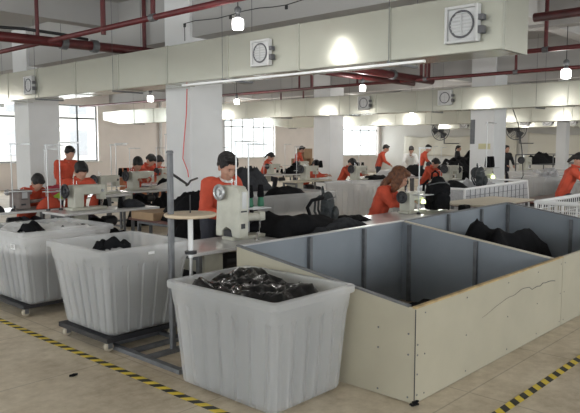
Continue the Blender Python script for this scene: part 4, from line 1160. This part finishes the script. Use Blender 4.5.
for k in range(3):
    t0=2*PI*k/3;pp=[]
    for a,rr in((-.5,.1),(-.55,.32),(.0,.35),(.45,.3),(.4,.1)): pp.append((rr*math.cos(t0+a),rr*math.sin(t0+a)))
    v=[f.b.verts.new((.02*(1 if i<2 else -1)-.01,y,z)) for i,(y,z) in enumerate(pp)];v2=[f.b.verts.new(x.co+Vector((.008,0,0))) for x in v]
    f._face(v);f._face(v2[::-1])
    for i in range(5): f._face([v[i],v[(i+1)%5],v2[(i+1)%5],v2[i]])
f.build('fan_blade',M['dark'],fan)
MB().tube([(.1,0,0),(.3,0,-.25),(.3,0,-.5)],.025,8).tube([(.3,0,-.5),(2.0,0,-.5)],.02,6).build('fan_bracket',M['steel'],fan)
used(fan,FL,scale=1.5,loc=(33.6,19.2,2.6),label='wall fan with dark blades left of the middle column',group='wall fans')
used(fan,FL,scale=1.5,loc=(33.6,14.7,2.6),label='wall fan with dark blades right of the middle column',group='wall fans')
MB().box(0,0.08,-.2,.2,-.25,.25).build('switch_case',M['vent'],eb);MB().box(-.006,0,-.16,.16,-.2,.2).build('switch_door',M['steel'],eb)
eb.location=(35.9,22.6,1.9)
eb['label']='small grey switch box on the white wall right of the bending person'
dr=bpy.data.objects.new('door_1',None);C.objects.link(dr);struct(dr);dr.location=(35.95,7.5,0)
MB().box(0,.05,0,3.2,.001,2.5).build('door_leaf',M['wallw'],dr)
MB().box(-.04,.05,3.2,3.35,.001,3.0).box(-.04,.05,-.1,0,.001,3.0).box(-.04,.05,0,3.2,2.5,2.62).build('door_frame',M['dark'],dr)
tag(MB().box(-.02,0,-.35,.35,-.15,.15).build('notice',M['crim']),'small red notice on the back wall at the right edge','notice').location=(35.9,11.0,2.0)

# outside: pale neighbouring block beyond the left windows
nbld=thing('neighbour_building','pale building faintly seen through the left windows','building',(14,38,-3))
MB().box(0,9,0,6,0,9).build('facade',M['fac'],nbld)
wn=MB()
for i in range(4):
    for j in range(3): wn.box(.8+i*2,2.0+i*2,-.03,.0,1.5+j*2.6,3.1+j*2.6)
wn.build('facade_windows',M['net'],nbld)
struct(MB().box(-60,90,26,120,-4,-3.9).build('ground',M['fac']))

# ------------------------------------------------------------------ light
w=bpy.data.worlds.new('overcast');sc.world=w;w.use_nodes=True
bg=w.node_tree.nodes['Background'];bg.inputs[0].default_value=(.93,.97,1,1);bg.inputs[1].default_value=2.4
def area(x,y,z,rot,sx,sy,e,col=(.96,.98,1)):
    d=bpy.data.lights.new('window_daylight_fill','AREA');d.shape='RECTANGLE';d.size=sx;d.size_y=sy;d.energy=e;d.color=col
    o=bpy.data.objects.new('window_daylight_fill',d);C.objects.link(o);o.location=(x,y,z);o.rotation_euler=rot
WE=130
for s,e,a,b in WL: area((s+e)/2,25.4,(a+b)/2,(-PI/2,0,0),e-s,b-a,WE*.6)
for s,e,a,b in WR: area((s+e)/2,-7.4,(a+b)/2,(PI/2,0,0),e-s,b-a,WE*1.0)  # fill light at the added right windows
for s,e,a,b in WF: area(-5.4,(s+e)/2,(a+b)/2,(PI/2,0,-PI/2),e-s,b-a,WE*.85)  # fill light at the added front windows

# ------------------------------------------------------------------ camera
cam=bpy.data.cameras.new('camera');co=bpy.data.objects.new('camera',cam);C.objects.link(co);sc.camera=co
cam.sensor_width=36;cam.lens=650/580*36
co.location=(0,0,1.7);co.rotation_euler=(PI/2-math.atan(60.5/650),0,math.radians(42.7)-PI/2)
cam.clip_end=300
sc.view_settings.view_transform='Standard';sc.view_settings.look='None';sc.view_settings.exposure=0.27;sc.view_settings.gamma=1
